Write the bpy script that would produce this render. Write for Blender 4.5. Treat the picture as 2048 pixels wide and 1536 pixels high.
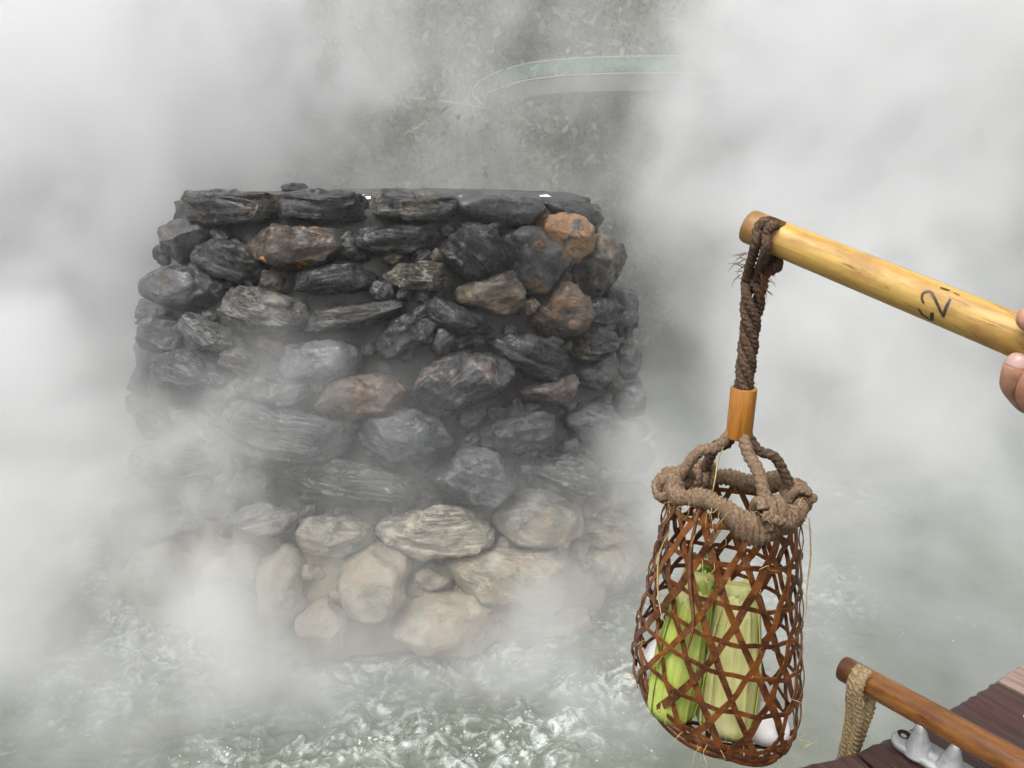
import bpy, bmesh, math, random
import numpy as np
from mathutils import Vector, Matrix

# ------------------------------------------------------------------ clear
for o in list(bpy.data.objects):
    bpy.data.objects.remove(o)
SC = bpy.context.scene
COL = SC.collection
PI = math.pi
R = math.radians

# ------------------------------------------------------------------ camera
CAMZ, PITCH, FPX = 2.25, 16.0, 1538.0
cam_d = bpy.data.cameras.new('camera')
cam_d.sensor_width = 36.0
cam_d.lens = 36.0 * FPX / 2048.0
cam_d.clip_start, cam_d.clip_end = 0.02, 500
cam = bpy.data.objects.new('camera', cam_d)
COL.objects.link(cam)
cam.location = (0, 0, CAMZ)
cam.rotation_euler = (R(90 - PITCH), 0, 0)
SC.camera = cam

# ------------------------------------------------------------------ world, sun, exposure
SUN_EL, SUN_AZ = 62.0, 215.0          # azimuth measured from +Y towards +X: sun behind the left shoulder
w = bpy.data.worlds.new('World'); SC.world = w; w.use_nodes = True
nt = w.node_tree; nt.nodes.clear()
sky = nt.nodes.new('ShaderNodeTexSky'); sky.sky_type = 'NISHITA'; sky.sun_disc = False
sky.sun_elevation = R(SUN_EL); sky.sun_rotation = R(SUN_AZ)
sky.air_density = 1.0; sky.dust_density = 4.0
hs = nt.nodes.new('ShaderNodeHueSaturation'); hs.inputs['Saturation'].default_value = 0.12
bg = nt.nodes.new('ShaderNodeBackground'); bg.inputs['Strength'].default_value = 0.15
wo = nt.nodes.new('ShaderNodeOutputWorld')
nt.links.new(sky.outputs[0], hs.inputs['Color']); nt.links.new(hs.outputs[0], bg.inputs['Color'])
nt.links.new(bg.outputs[0], wo.inputs['Surface'])
sd = bpy.data.lights.new('sun', 'SUN'); sd.energy = 1.5; sd.angle = R(35); sd.color = (1.0, 0.97, 0.93)
sun = bpy.data.objects.new('sun', sd); COL.objects.link(sun)
_sd = Vector((math.sin(R(SUN_AZ)) * math.cos(R(SUN_EL)), math.cos(R(SUN_AZ)) * math.cos(R(SUN_EL)), math.sin(R(SUN_EL))))
sun.rotation_euler = _sd.to_track_quat('Z', 'Y').to_euler()
SC.view_settings.view_transform = 'Standard'; SC.view_settings.look = 'None'
SC.view_settings.exposure = 0.46; SC.view_settings.gamma = 1.0
SC.view_settings.use_curve_mapping = False
cy = SC.cycles
cy.use_denoising = True
cy.use_adaptive_sampling = True; cy.adaptive_threshold = 0.04
cy.max_bounces = 8; cy.diffuse_bounces = 2; cy.glossy_bounces = 2; cy.transmission_bounces = 3
cy.transparent_max_bounces = 8; cy.volume_bounces = 5
cy.volume_step_rate = 1.0; cy.volume_max_steps = 256

# ------------------------------------------------------------------ helpers
CP, SP = math.cos(R(PITCH)), math.sin(R(PITCH))
CAMP = np.array([0, 0, CAMZ])
def ray(px, py):
    "world direction (per unit of depth) seen at a place in the photograph"
    x = (px - 1024) / FPX; y = (768 - py) / FPX
    return np.array([x, CP + y * SP, y * CP - SP])
def at_depth(px, py, d): return CAMP + ray(px, py) * d
def at_y(px, py, yy):
    r = ray(px, py); return CAMP + r * (yy / r[1])
def at_z(px, py, zz):
    r = ray(px, py); return CAMP + r * ((zz - CAMZ) / r[2])

def link(name, me, mat=None, parent=None, smooth=True, **props):
    o = bpy.data.objects.new(name, me); COL.objects.link(o)
    if mat is not None and me is not None and len(me.materials) == 0: me.materials.append(mat)
    if smooth and me is not None: me.shade_smooth()
    if parent is not None:
        o.parent = parent
    for k, v in props.items(): o[k] = v
    return o
def mesh(name, v, f):
    me = bpy.data.meshes.new(name)
    me.from_pydata([tuple(p) for p in np.asarray(v, float)], [], [tuple(int(i) for i in q) for q in f])
    me.update(); return me
def empty(name, loc, label, cat, group=None):
    o = bpy.data.objects.new(name, None); COL.objects.link(o); o.location = loc
    o.empty_display_size = .05
    o['label'] = label; o['category'] = cat
    if group: o['group'] = group
    return o
def rel(v, parent): return np.asarray(v, float) - np.array(parent.location)

# vectorised gradient noise
_rng = np.random.RandomState(7)
_perm = np.concatenate([_rng.permutation(256)] * 3)
_grad = _rng.normal(size=(256, 3)); _grad /= np.linalg.norm(_grad, axis=1)[:, None]
def pnoise(p):
    p = np.asarray(p, float); i = np.floor(p).astype(int); f = p - i; i &= 255
    u = f * f * f * (f * (f * 6 - 15) + 10)
    out = 0
    for dx in (0, 1):
        for dy in (0, 1):
            for dz in (0, 1):
                h = _perm[_perm[_perm[i[:, 0] + dx] + i[:, 1] + dy] + i[:, 2] + dz]
                g = _grad[h]
                dot = g[:, 0] * (f[:, 0] - dx) + g[:, 1] * (f[:, 1] - dy) + g[:, 2] * (f[:, 2] - dz)
                wgt = (u[:, 0] if dx else 1 - u[:, 0]) * (u[:, 1] if dy else 1 - u[:, 1]) * (u[:, 2] if dz else 1 - u[:, 2])
                out = out + dot * wgt
    return out
def fbm(p, oct=4, gain=.5):
    a, s, o = 1.0, 0, 0
    for k in range(oct):
        o = o + a * pnoise(np.asarray(p) * 2 ** k + 17.3 * k); a *= gain
    return o

def smoothstep(a, b, x):
    t = np.clip((x - a) / (b - a), 0, 1); return t * t * (3 - 2 * t)

def frames(path, closed=False):
    P = np.asarray(path, float)
    if closed: T = np.roll(P, -1, 0) - np.roll(P, 1, 0)
    else: T = np.gradient(P, axis=0)
    T /= np.linalg.norm(T, axis=1)[:, None] + 1e-12
    up = np.array([0, 0, 1.0]) if abs(T[0][2]) < .9 else np.array([1.0, 0, 0])
    N = np.zeros_like(P); n = up - T[0] * up.dot(T[0]); n /= np.linalg.norm(n)
    for k in range(len(P)):
        n = n - T[k] * n.dot(T[k]); n /= np.linalg.norm(n) + 1e-12; N[k] = n
    return P, T, N, np.cross(T, N)
def resample(path, n):
    P = np.asarray(path, float); d = np.r_[0, np.cumsum(np.linalg.norm(np.diff(P, axis=0), axis=1))]
    t = np.linspace(0, d[-1], n)
    return np.stack([np.interp(t, d, P[:, k]) for k in range(3)], 1)
def spline(pts, n=60):
    "Catmull-Rom through points"
    P = np.asarray(pts, float); P = np.vstack([2 * P[0] - P[1], P, 2 * P[-1] - P[-2]]); out = []
    m = len(P) - 3; k = max(4, n // m)
    for i in range(m):
        for t in np.linspace(0, 1, k, endpoint=False):
            a, b, c, d = P[i:i + 4]
            out.append(.5 * (2 * b + (c - a) * t + (2 * a - 5 * b + 4 * c - d) * t * t + (3 * b - a - 3 * c + d) * t ** 3))
    out.append(P[-2]); return resample(out, n)
def tube(path, rfun, nseg=12, closed=False, caps=True, sx=1, sy=1):
    P, T, N, B = frames(path, closed); m = len(P)
    ph = np.linspace(0, 2 * PI, nseg, endpoint=False)
    V = []
    for k in range(m):
        r = rfun(k / max(1, m - 1), ph) if callable(rfun) else rfun
        V.append(P[k] + (np.cos(ph) * r * sx)[:, None] * N[k] + (np.sin(ph) * r * sy)[:, None] * B[k])
    V = np.vstack(V); F = []
    for k in range(m if closed else m - 1):
        a, b = k * nseg, ((k + 1) % m) * nseg
        for j in range(nseg): F.append((a + j, a + (j + 1) % nseg, b + (j + 1) % nseg, b + j))
    if caps and not closed:
        F.append(tuple(range(nseg - 1, -1, -1))); F.append(tuple((m - 1) * nseg + j for j in range(nseg)))
    return V, F
def rope(path, rad, n=None, pitch=None, plies=3, nseg=18, rough=.10, closed=False, seed=0, taper=None):
    "a laid rope: lobed section that turns along the path"
    P = np.asarray(path, float); L = np.linalg.norm(np.diff(P, axis=0), axis=1).sum()
    pitch = pitch or rad * 5.2
    n = n or max(24, int(L / pitch * plies * 5)); P = resample(P, n)
    def rf(t, ph):
        a = ph * plies / 2 + t * L / pitch * PI * plies
        lob = .72 + .34 * np.abs(np.sin(a)) ** .8
        r = rad * lob
        return r * (taper(t) if taper else 1)
    V, F = tube(P, rf, nseg, closed)
    V = V + rad * rough * np.stack([pnoise(V / rad * 1.7 + seed + q * 31) for q in range(3)], 1) \
          + rad * rough * .6 * np.stack([pnoise(V / rad * 4.1 + seed + q * 13) for q in range(3)], 1)
    return V, F
def merge(parts):
    V, F, k = [], [], 0
    for v, f in parts:
        V.append(np.asarray(v, float)); F += [tuple(i + k for i in q) for q in f]; k += len(v)
    return np.vstack(V), F
def box(cx, cy_, cz, sx, sy, sz):
    v = [(cx + a * sx / 2, cy_ + b * sy / 2, cz + c * sz / 2) for c in (-1, 1) for b in (-1, 1) for a in (-1, 1)]
    return v, [(0, 2, 3, 1), (4, 5, 7, 6), (0, 1, 5, 4), (2, 6, 7, 3), (0, 4, 6, 2), (1, 3, 7, 5)]

# ------------------------------------------------------------------ materials
class G:
    "small node-graph writer"
    def __init__(s, name):
        s.m = bpy.data.materials.new(name); s.m.use_nodes = True; s.t = s.m.node_tree; s.t.nodes.clear()
        s.out = s.n('ShaderNodeOutputMaterial')
    def n(s, kind, **kw):
        x = s.t.nodes.new(kind)
        for k, v in kw.items(): setattr(x, k, v)
        return x
    def set(s, sock, v):
        if isinstance(v, bpy.types.NodeSocket): s.t.links.new(v, sock)
        elif v is not None: sock.default_value = v
    def math(s, op, a, b=None, c=None, clamp=False):
        x = s.n('ShaderNodeMath', operation=op, use_clamp=clamp)
        for i, v in enumerate((a, b, c)):
            if v is not None: s.set(x.inputs[i], v)
        return x.outputs[0]
    def vm(s, op, a, b=None, scale=None):
        x = s.n('ShaderNodeVectorMath', operation=op); s.set(x.inputs[0], a)
        if b is not None: s.set(x.inputs[1], b)
        if scale is not None: s.set(x.inputs['Scale'], scale)
        return x.outputs['Value'] if op in ('LENGTH', 'DOT_PRODUCT') else x.outputs[0]
    def ramp(s, v, a, b, lo=0., hi=1., smooth=True):
        x = s.n('ShaderNodeMapRange', interpolation_type='SMOOTHSTEP' if smooth else 'LINEAR')
        s.set(x.inputs[0], v); s.set(x.inputs[1], a); s.set(x.inputs[2], b); s.set(x.inputs[3], lo); s.set(x.inputs[4], hi)
        return x.outputs[0]
    def noise(s, co, scale, detail=3, rough=.55, dist=0):
        x = s.n('ShaderNodeTexNoise'); s.set(x.inputs['Vector'], co); x.inputs['Scale'].default_value = scale
        x.inputs['Detail'].default_value = detail; x.inputs['Roughness'].default_value = rough; x.inputs['Distortion'].default_value = dist
        return x.outputs['Fac']
    def scale(s, co, v):
        return s.vm('MULTIPLY', co, v)
    def mix(s, f, a, b, mode='MIX'):
        x = s.n('ShaderNodeMix', data_type='RGBA', blend_type=mode); s.set(x.inputs[0], f)
        for i, v in ((6, a), (7, b)):
            if not isinstance(v, bpy.types.NodeSocket): v = (*v[:3], 1)
            s.set(x.inputs[i], v)
        return x.outputs[2]
    def attr(s, name, kind='OBJECT', out='Color'):
        return s.n('ShaderNodeAttribute', attribute_type=kind, attribute_name=name).outputs[out]
    def bump(s, h, strength, dist, prev=None):
        x = s.n('ShaderNodeBump'); s.set(x.inputs['Height'], h); x.inputs['Strength'].default_value = strength; x.inputs['Distance'].default_value = dist
        if prev is not None: s.set(x.inputs['Normal'], prev)
        return x.outputs[0]
    def principled(s, color, rough=.5, spec=.5, normal=None, metallic=0, **kw):
        x = s.n('ShaderNodeBsdfPrincipled')
        s.set(x.inputs['Base Color'], color if isinstance(color, bpy.types.NodeSocket) else (*color[:3], 1))
        s.set(x.inputs['Roughness'], rough); s.set(x.inputs['Specular IOR Level'], spec); s.set(x.inputs['Metallic'], metallic)
        if normal is not None: s.set(x.inputs['Normal'], normal)
        for k, v in kw.items(): s.set(x.inputs[k], v)
        s.t.links.new(x.outputs[0], s.out.inputs['Surface']); return x
    def obj(s): return s.n('ShaderNodeTexCoord').outputs['Object']
    def pos(s): return s.n('ShaderNodeNewGeometry').outputs['Position']

def mat_stone():
    g = G('slate_stone'); co = g.obj(); rnd = g.n('ShaderNodeObjectInfo').outputs['Random']
    off = g.vm('ADD', co, g.n('ShaderNodeCombineXYZ').outputs[0])
    comb = g.n('ShaderNodeCombineXYZ'); g.set(comb.inputs[0], g.math('MULTIPLY', rnd, 37.)); g.set(comb.inputs[1], g.math('MULTIPLY', rnd, 91.))
    off = g.vm('ADD', co, comb.outputs[0])
    strat = g.noise(g.scale(off, (2.2, 26, 9)), 1.6, 5, .65, .4)
    blot = g.noise(off, 9, 5, .6, .3)
    fine = g.noise(off, 85, 4, .6)
    base = g.attr('tint'); patch = g.attr('patch'); amt = g.attr('patch_amount', out='Fac'); sharp = g.attr('layers', out='Fac')
    c = g.mix(g.ramp(blot, .34, .66), g.vm('SCALE', base, scale=.36), g.vm('SCALE', base, scale=.95))
    sm = g.math('MULTIPLY', g.ramp(strat, .42, .62), sharp)
    c = g.mix(g.math('MULTIPLY', sm, .6), c, g.vm('SCALE', base, scale=1.6))
    pm = g.math('ADD', g.noise(off, 7.5, 6, .68, .8), g.math('MULTIPLY', amt, .55))
    pm = g.ramp(pm, .755, .80)
    c = g.mix(pm, c, patch)
    cr_ = g.noise(g.scale(off, (3.2, 30, 14)), 1.7, 6, .72, .9)
    cr_ = g.math('ABSOLUTE', g.math('SUBTRACT', cr_, .5)); crk = g.ramp(cr_, .004, .032, 1, 0)
    crk = g.math('MULTIPLY', crk, g.ramp(g.noise(off, 6, 3, .5), .40, .58, 0, 1))
    c = g.mix(g.math('MULTIPLY', crk, .75), c, (.010, .010, .010))
    # pale mineral specks and thin veins
    sp = g.ramp(g.noise(off, 48, 3, .7, 1.2), .66, .76)
    c = g.mix(g.math('MULTIPLY', sp, .4), c, (.3, .3, .28))
    # mineral crust of the splash zone at the foot
    z = g.n('ShaderNodeSeparateXYZ'); g.set(z.inputs[0], g.pos())
    crust = g.ramp(g.math('ADD', z.outputs[2], g.math('MULTIPLY', g.noise(g.pos(), 3.2, 4, .6), .5)), .62, .98, 1, 0)
    ctop = g.ramp(g.noise(off, 11, 5, .65), .36, .58, .25, 1)
    c = g.mix(g.math('MULTIPLY', crust, ctop), c, g.mix(g.ramp(blot, .35, .65), (.40, .375, .30), (.33, .255, .18)))
    b = g.bump(g.math('SUBTRACT', strat, g.math('MULTIPLY', crk, .5)), .55, .02); g.t.links.new(g.math('MULTIPLY', sharp, .9), b.node.inputs['Strength'])
    b = g.bump(blot, .6, .03, b); b = g.bump(g.noise(off, 34, 5, .68, .4), .7, .010, b); b = g.bump(fine, .5, .004, b)
    ro = g.ramp(g.noise(off, 16, 5, .65), .36, .64, .20, .66)
    ro = g.math('ADD', ro, g.math('MULTIPLY', crust, .25))
    x = g.principled(c, ro, .55, b)
    x.inputs['Coat Roughness'].default_value = .22; g.set(x.inputs['Coat Weight'], g.math('MULTIPLY', g.ramp(g.noise(off, 12, 5, .65), .42, .62, 0, .35), g.math('SUBTRACT', 1., crust)))
    return g.m
def mat_mortar():
    g = G('grey_mortar'); p = g.pos()
    n1 = g.noise(p, 5, 5, .6); n2 = g.noise(p, 60, 4, .65)
    c = g.mix(g.ramp(n1, .35, .65), (.036, .036, .035), (.085, .083, .079))
    c = g.mix(g.ramp(n2, .6, .75, 0, .5), c, (.13, .13, .125))
    z = g.n('ShaderNodeSeparateXYZ'); g.set(z.inputs[0], p)
    crust = g.ramp(g.math('ADD', z.outputs[2], g.math('MULTIPLY', g.noise(p, 3.2, 4, .6), .5)), .6, 1.05, 1, 0)
    c = g.mix(crust, c, g.mix(g.ramp(n1, .4, .6), (.30, .235, .165), (.38, .34, .26)))
    b = g.bump(n1, .4, .03); b = g.bump(n2, .6, .008, b)
    g.principled(c, .62, .4, b); return g.m
def mat_simple(name, c1, c2, scale=20, rough=.6, spec=.4, bump=.3, bdist=.002, stretch=(1, 1, 1), c3=None, lo=.35, hi=.65):
    g = G(name); co = g.scale(g.obj(), stretch)
    n = g.noise(co, scale, 5, .62, .3); c = g.mix(g.ramp(n, lo, hi), c1, c2)
    if c3: c = g.mix(g.ramp(g.noise(co, scale * .31, 4, .6), .5, .68), c, c3)
    b = g.bump(n, bump, bdist); b = g.bump(g.noise(co, scale * 4, 3, .6), bump, bdist * .4, b)
    g.principled(c, rough, spec, b); return g.m
def mat_bamboo(name, c1, c2, dark, rough, darkband=False):
    g = G(name); co = g.obj()           # object x runs along the culm
    st = g.noise(g.scale(co, (1.2, 22, 22)), 6, 5, .6, .2)
    bl = g.noise(g.scale(co, (1, 3, 3)), 14, 5, .65, .5)
    sc = g.noise(g.scale(co, (1, 7, 7)), 40, 3, .6, .6)
    c = g.mix(g.ramp(st, .3, .7), c1, c2)
    c = g.mix(g.ramp(bl, .48, .68, 0, .6), c, dark)
    c = g.mix(g.ramp(sc, .60, .72, 0, .75), c, tuple(v * .45 for v in dark))
    sx = g.n('ShaderNodeSeparateXYZ'); g.set(sx.inputs[0], co)
    endm = g.ramp(g.math('ADD', sx.outputs[0], g.math('MULTIPLY', g.math('SUBTRACT', bl, .5), .03)), .004, .03, .75, 0)
    c = g.mix(endm, c, tuple(v * .62 for v in dark))
    b = g.bump(st, .25, .001); b = g.bump(bl, .3, .0012, b)
    x = g.principled(c, g.ramp(bl, .3, .7, rough - .06, rough + .14), .45, b)
    return g.m
def mat_wicker():
    g = G('brown_wicker'); co = g.obj(); rnd = g.n('ShaderNodeObjectInfo').outputs['Random']
    n = g.noise(g.vm('ADD', co, (0, 0, 0)), 60, 4, .6, .3); n2 = g.noise(co, 320, 3, .6)
    c = g.mix(g.ramp(n, .35, .65), (.060, .018, .006), (.235, .075, .015))
    c = g.mix(g.math('MULTIPLY', rnd, .5), c, (.045, .017, .008))
    c = g.mix(g.ramp(n2, .56, .72, 0, .5), c, (.40, .18, .05))
    g.principled(c, .38, .5, g.bump(n2, .4, .0006)); return g.m
def mat_husk(name, c1, c2, pale):
    g = G(name); uv = g.attr('along', 'GEOMETRY'); co = g.obj()
    st = g.noise(g.scale(uv, (1.5, 46, 1)), 1.0, 6, .72, .15)
    bl = g.noise(co, 26, 4, .6)
    c = g.mix(g.ramp(st, .3, .7), c1, c2); c = g.mix(g.ramp(bl, .45, .72, 0, .7), c, pale)
    c = g.mix(g.ramp(g.noise(co, 90, 5, .7, .5), .60, .74, 0, .5), c, tuple(v * .55 for v in c1))
    x = g.principled(c, .5, .4, g.bump(st, .8, .0016)); return g.m
def mat_skin():
    g = G('skin'); co = g.obj(); n = g.noise(co, 60, 4, .6); n2 = g.noise(co, 420, 3, .6)
    c = g.mix(g.ramp(n, .35, .65), (.47, .22, .14), (.60, .33, .23))
    x = g.principled(c, .5, .45, g.bump(g.noise(g.scale(co, (1, 1, 1)), 170, 4, .6, .5), .5, .0012, g.bump(n2, .5, .0006)))
    x.inputs['Subsurface Weight'].default_value = .15; x.inputs['Subsurface Radius'].default_value = (.006, .002, .001)
    return g.m
def mat_plank():
    g = G('dark_red_plank'); co = g.obj()
    gr = g.noise(g.scale(co, (26, 1.6, 8)), 4, 6, .65, .4); bl = g.noise(co, 9, 5, .6); fi = g.noise(g.scale(co, (60, 3, 20)), 6, 4, .6)
    tint = g.attr('tint')
    c = g.mix(g.ramp(gr, .3, .7), g.vm('SCALE', tint, scale=.55), g.vm('SCALE', tint, scale=1.5))
    c = g.mix(g.ramp(bl, .52, .7, 0, .7), c, (.085, .020, .017))
    c = g.mix(g.ramp(fi, .64, .74, 0, .5), c, (.22, .16, .12))
    b = g.bump(gr, .5, .003); b = g.bump(fi, .4, .0012, b)
    g.principled(c, g.ramp(bl, .3, .7, .3, .5), .45, b); return g.m
def mat_metal():
    g = G('cast_aluminium'); co = g.obj(); n = g.noise(co, 130, 4, .6); n2 = g.noise(co, 28, 4, .6)
    c = g.mix(g.ramp(n2, .35, .7), (.30, .305, .31), (.48, .485, .49)); c = g.mix(g.ramp(n, .62, .74, 0, .6), c, (.16, .16, .16))
    g.principled(c, .58, .5, g.bump(n, .7, .0014), .35); return g.m
def mat_water():
    g = G('hot_spring_water'); p = g.pos(); f = g.attr('foam', 'GEOMETRY', 'Fac')
    n = g.noise(p, 1.1, 4, .6); n2 = g.noise(p, 22, 5, .65, .5); n3 = g.noise(p, 55, 4, .6, .6)
    c = g.mix(g.ramp(n, .35, .65), (.115, .130, .100), (.185, .200, .165))
    fm = g.ramp(g.math('ADD', f, g.math('MULTIPLY', g.math('SUBTRACT', n2, .5), 1.3)), .16, .80, smooth=False)
    n4 = g.noise(g.vm('ADD', p, (4, 2, 0)), 6, 7, .72, 2.8)
    fm = g.math('MULTIPLY', fm, g.ramp(n4, .44, .60, .0, 1))
    c = g.mix(fm, c, (.62, .68, .64))
    b = g.bump(n4, .35, .04); b = g.bump(n3, .18, .010, b)
    g.principled(c, g.math('ADD', .05, g.math('MULTIPLY', fm, .35)), .5, b); return g.m
def mat_leaf(name, c1, c2):
    g = G(name); co = g.obj(); n = g.noise(co, 2.2, 4, .6); n2 = g.noise(co, 24, 3, .6)
    c = g.mix(g.ramp(n, .35, .65), c1, c2); c = g.mix(g.ramp(n2, .55, .7, 0, .6), c, tuple(v * 1.8 for v in c2))
    g.principled(c, .5, .4); return g.m
M = dict(
    stone=mat_stone(), mortar=mat_mortar(),
    bamboo=mat_bamboo('yellow_bamboo', (.47, .275, .062), (.63, .42, .125), (.28, .13, .05), .42),
    bamboo_dark=mat_bamboo('varnished_bamboo', (.17, .06, .014), (.30, .13, .035), (.07, .020, .007), .26),
    sleeve=mat_simple('bamboo_sleeve', (.33, .125, .018), (.46, .20, .03), 150, .42, .45, .15, .0003, (1, 1, .10), (.22, .075, .015)),
    rope=mat_simple('coir_rope', (.060, .036, .024), (.17, .115, .080), 420, .9, .15, .7, .0009, (1, 1, 1), (.10, .06, .04)),
    rope_pale=mat_simple('pale_coir', (.13, .085, .055), (.30, .21, .14), 380, .9, .15, .7, .0009, (1, 1, 1), (.20, .13, .08)),
    jute=mat_simple('jute_rope', (.22, .15, .075), (.46, .35, .20), 420, .85, .2, .6, .0008),
    straw=mat_simple('straw_fibre', (.42, .30, .10), (.60, .47, .22), 200, .7, .3, .1, .0003),
    frayed=mat_simple('frayed_fibre', (.12, .055, .03), (.22, .10, .05), 200, .8, .2, .1, .0003),
    wicker=mat_wicker(), husk_green=mat_husk('green_husk', (.36, .46, .075), (.52, .61, .14), (.64, .68, .24)),
    husk_pale=mat_husk('pale_husk', (.66, .66, .21), (.80, .78, .36), (.84, .80, .48)),
    husk_dark=mat_husk('dark_green_husk', (.075, .16, .022), (.14, .25, .045), (.20, .32, .07)),
    egg=mat_simple('egg_shell', (.82, .81, .80), (.88, .87, .86), 30, .42, .4, .15, .0003),
    bubble=mat_simple('foam_bubble', (.55, .60, .57), (.66, .71, .68), 60, .15, .5, .1, .001),
    skin=mat_skin(), nail=mat_simple('finger_nail', (.50, .31, .27), (.56, .36, .31), 60, .3, .5, .1, .0003),
    plank=mat_plank(), metal=mat_metal(), water=mat_water(),
    dark=mat_simple('dark_hollow', (.02, .012, .008), (.03, .018, .01), 60, .8, .2),
    ink=mat_simple('marker_ink', (.020, .018, .018), (.075, .055, .035), 900, .45, .4, .1, .0002),
    screw=mat_simple('steel_screw', (.42, .40, .37), (.55, .53, .50), 200, .35, .5, .2, .0004),
    ground=mat_simple('hillside_soil', (.020, .028, .012), (.055, .060, .030), .8, .9, .2, .5, .05),
    leaf=mat_leaf('shrub_leaf', (.035, .055, .020), (.075, .10, .035)), leaf2=mat_leaf('olive_leaf', (.055, .068, .024), (.125, .14, .045)),
    bark=mat_simple('bark', (.05, .035, .025), (.10, .075, .055), 18, .9, .2),
    concrete=mat_simple('grey_concrete', (.10, .10, .095), (.16, .155, .145), 6, .8, .3),
    rail=mat_simple('cream_handrail', (.30, .29, .23), (.36, .34, .28), 12, .5, .4),
    shirt=mat_simple('grey_sleeve', (.10, .10, .11), (.15, .15, .16), 300, .9, .1),
    white=mat_simple('white_lime', (.66, .66, .64), (.78, .78, .76), 60, .7, .3, .5, .004),
)
def mat_glass():
    g = G('green_railing_glass'); x = g.principled((.24, .44, .38), .12, .5)
    x.inputs['Alpha'].default_value = .22; return g.m
M['glass'] = mat_glass()

# ------------------------------------------------------------------ setting: ground, water
def build_ground():
    xs = np.r_[np.linspace(-150, -14, 20), np.linspace(-12, 14, 66), np.linspace(16, 150, 20)]
    ys = np.r_[np.linspace(-40, -2, 12), np.linspace(-1, 22, 60), np.linspace(24, 220, 24)]
    X, Y = np.meshgrid(xs, ys); p = np.stack([X.ravel(), Y.ravel(), 0 * X.ravel()], 1)
    x, y = p[:, 0], p[:, 1]
    d = np.sqrt(((x - .5) / 7.0) ** 2 + ((y - 3.8) / 4.4) ** 2)        # the pool basin
    z = -.9 + 1.3 * smoothstep(.97, 1.1, d)
    z += smoothstep(8.5, 26, y) * 9.0 + np.maximum(0, y - 26) * .34
    z += .35 * fbm(np.stack([x * .22, y * .22, 0 * x], 1), 4) * smoothstep(1.0, 1.5, d)
    p[:, 2] = z; nx = len(xs)
    F = [(j * nx + i, j * nx + i + 1, (j + 1) * nx + i + 1, (j + 1) * nx + i) for j in range(len(ys) - 1) for i in range(nx - 1)]
    link('ground', mesh('ground', p, F), M['ground'], kind='structure')
build_ground()

BOILS = [(.23, 2.74, .30, 1.0), (.60, 3.00, .24, .8), (-.62, 2.66, .30, .8), (1.55, 3.75, .40, 1.0), (-1.75, 3.1, .45, .9),
         (-.25, 3.12, .20, .6), (-.15, 2.42, .26, .6), (1.1, 3.3, .25, .6), (-1.1, 2.5, .3, .5), (2.2, 5.2, .6, .8), (-2.8, 4.5, .6, .8)]
def build_water():
    xs = np.r_[np.linspace(-7.4, -2.75, 24), np.linspace(-2.7, 2.4, 470), np.linspace(2.45, 8.4, 24)]
    ys = np.r_[np.linspace(-1.8, 1.9, 16), np.linspace(1.95, 4.3, 280), np.linspace(4.35, 10.2, 60)]
    X, Y = np.meshgrid(xs, ys); x, y = X.ravel(), Y.ravel(); o = 0 * x
    B = o.copy()
    for bx_, by, br, bs in BOILS: B = B + bs * np.exp(-((x - bx_) ** 2 + (y - by) ** 2) / br ** 2)
    B = B + .75 * np.exp(-((np.hypot(x + .752, y - 4.94) - 1.92) / .13) ** 2)
    B = np.clip(B, 0, 1.15)
    wx = x + .10 * pnoise(np.stack([x * 5, y * 5, o + 3], 1)); wy = y + .10 * pnoise(np.stack([x * 5, y * 5, o + 9], 1))
    lump = fbm(np.stack([wx * 5.5, wy * 5.5, o], 1), 3, .5)
    rid = 1 - np.abs(fbm(np.stack([wx * 9, wy * 9, o + 5], 1), 3, .6)) * 2.2
    z = .014 * fbm(np.stack([x * 3, y * 3, o + 2], 1), 3) + .006 * pnoise(np.stack([x * 11, y * 11, o], 1))
    z += B * (.048 * lump + .022 * np.clip(rid, 0, 1) ** 2 + .014 * pnoise(np.stack([wx * 22, wy * 22, o], 1)) + .005 * pnoise(np.stack([wx * 45, wy * 45, o], 1)))
    foam = B * .62 * smoothstep(-.25, .55, lump + .45 * np.clip(rid, 0, 1)) + .20 * B + .14 * smoothstep(.1, .5, fbm(np.stack([x * 2.2, y * 2.2, o + 8], 1), 3))
    p = np.stack([x, y, z], 1); nx = len(xs)
    F = [(j * nx + i, j * nx + i + 1, (j + 1) * nx + i + 1, (j + 1) * nx + i) for j in range(len(ys) - 1) for i in range(nx - 1)]
    me = mesh('water', p, F)
    a = me.attributes.new('foam', 'FLOAT', 'POINT'); a.data.foreach_set('value', foam.astype(np.float32))
    link('water', me, M['water'], kind='structure')
    rs = np.random.RandomState(44); bm = bmesh.new(); bmesh.ops.create_icosphere(bm, subdivisions=1, radius=1)
    SV = np.array([q.co for q in bm.verts]); SF = [tuple(q.index for q in f.verts) for f in bm.faces]; bm.free(); parts = []
    zi = z.reshape(len(ys), len(xs))
    for k in range(2600):
        b = BOILS[rs.choice(len(BOILS))]; q = rs.normal(size=2) * b[2] * .55; px_, py_ = b[0] + q[0], b[1] + q[1]
        if not (-2.6 < px_ < 2.3 and 2.0 < py_ < 4.2): continue
        c = pnoise(np.array([[px_ * 7, py_ * 7, 1.]]))[0]
        if c < .02: continue
        i_, j_ = np.searchsorted(ys, py_), np.searchsorted(xs, px_); hz = zi[min(i_, len(ys) - 1), min(j_, len(xs) - 1)]
        r_ = rs.gamma(1.5, .0012) + .0012; up_ = 0 if rs.rand() < .97 else rs.exponential(.04)
        parts.append((SV * r_ * np.array([1, 1, .7]) + np.array([px_, py_, hz + up_ + r_ * .1]), SF))
    v_, f_ = merge(parts)
    link('foam_bubbles', mesh('foam_bubbles', v_, f_), M['bubble'], kind='stuff', label='white bubbles and drops on the boiling water', category='foam')
build_water()

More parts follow.
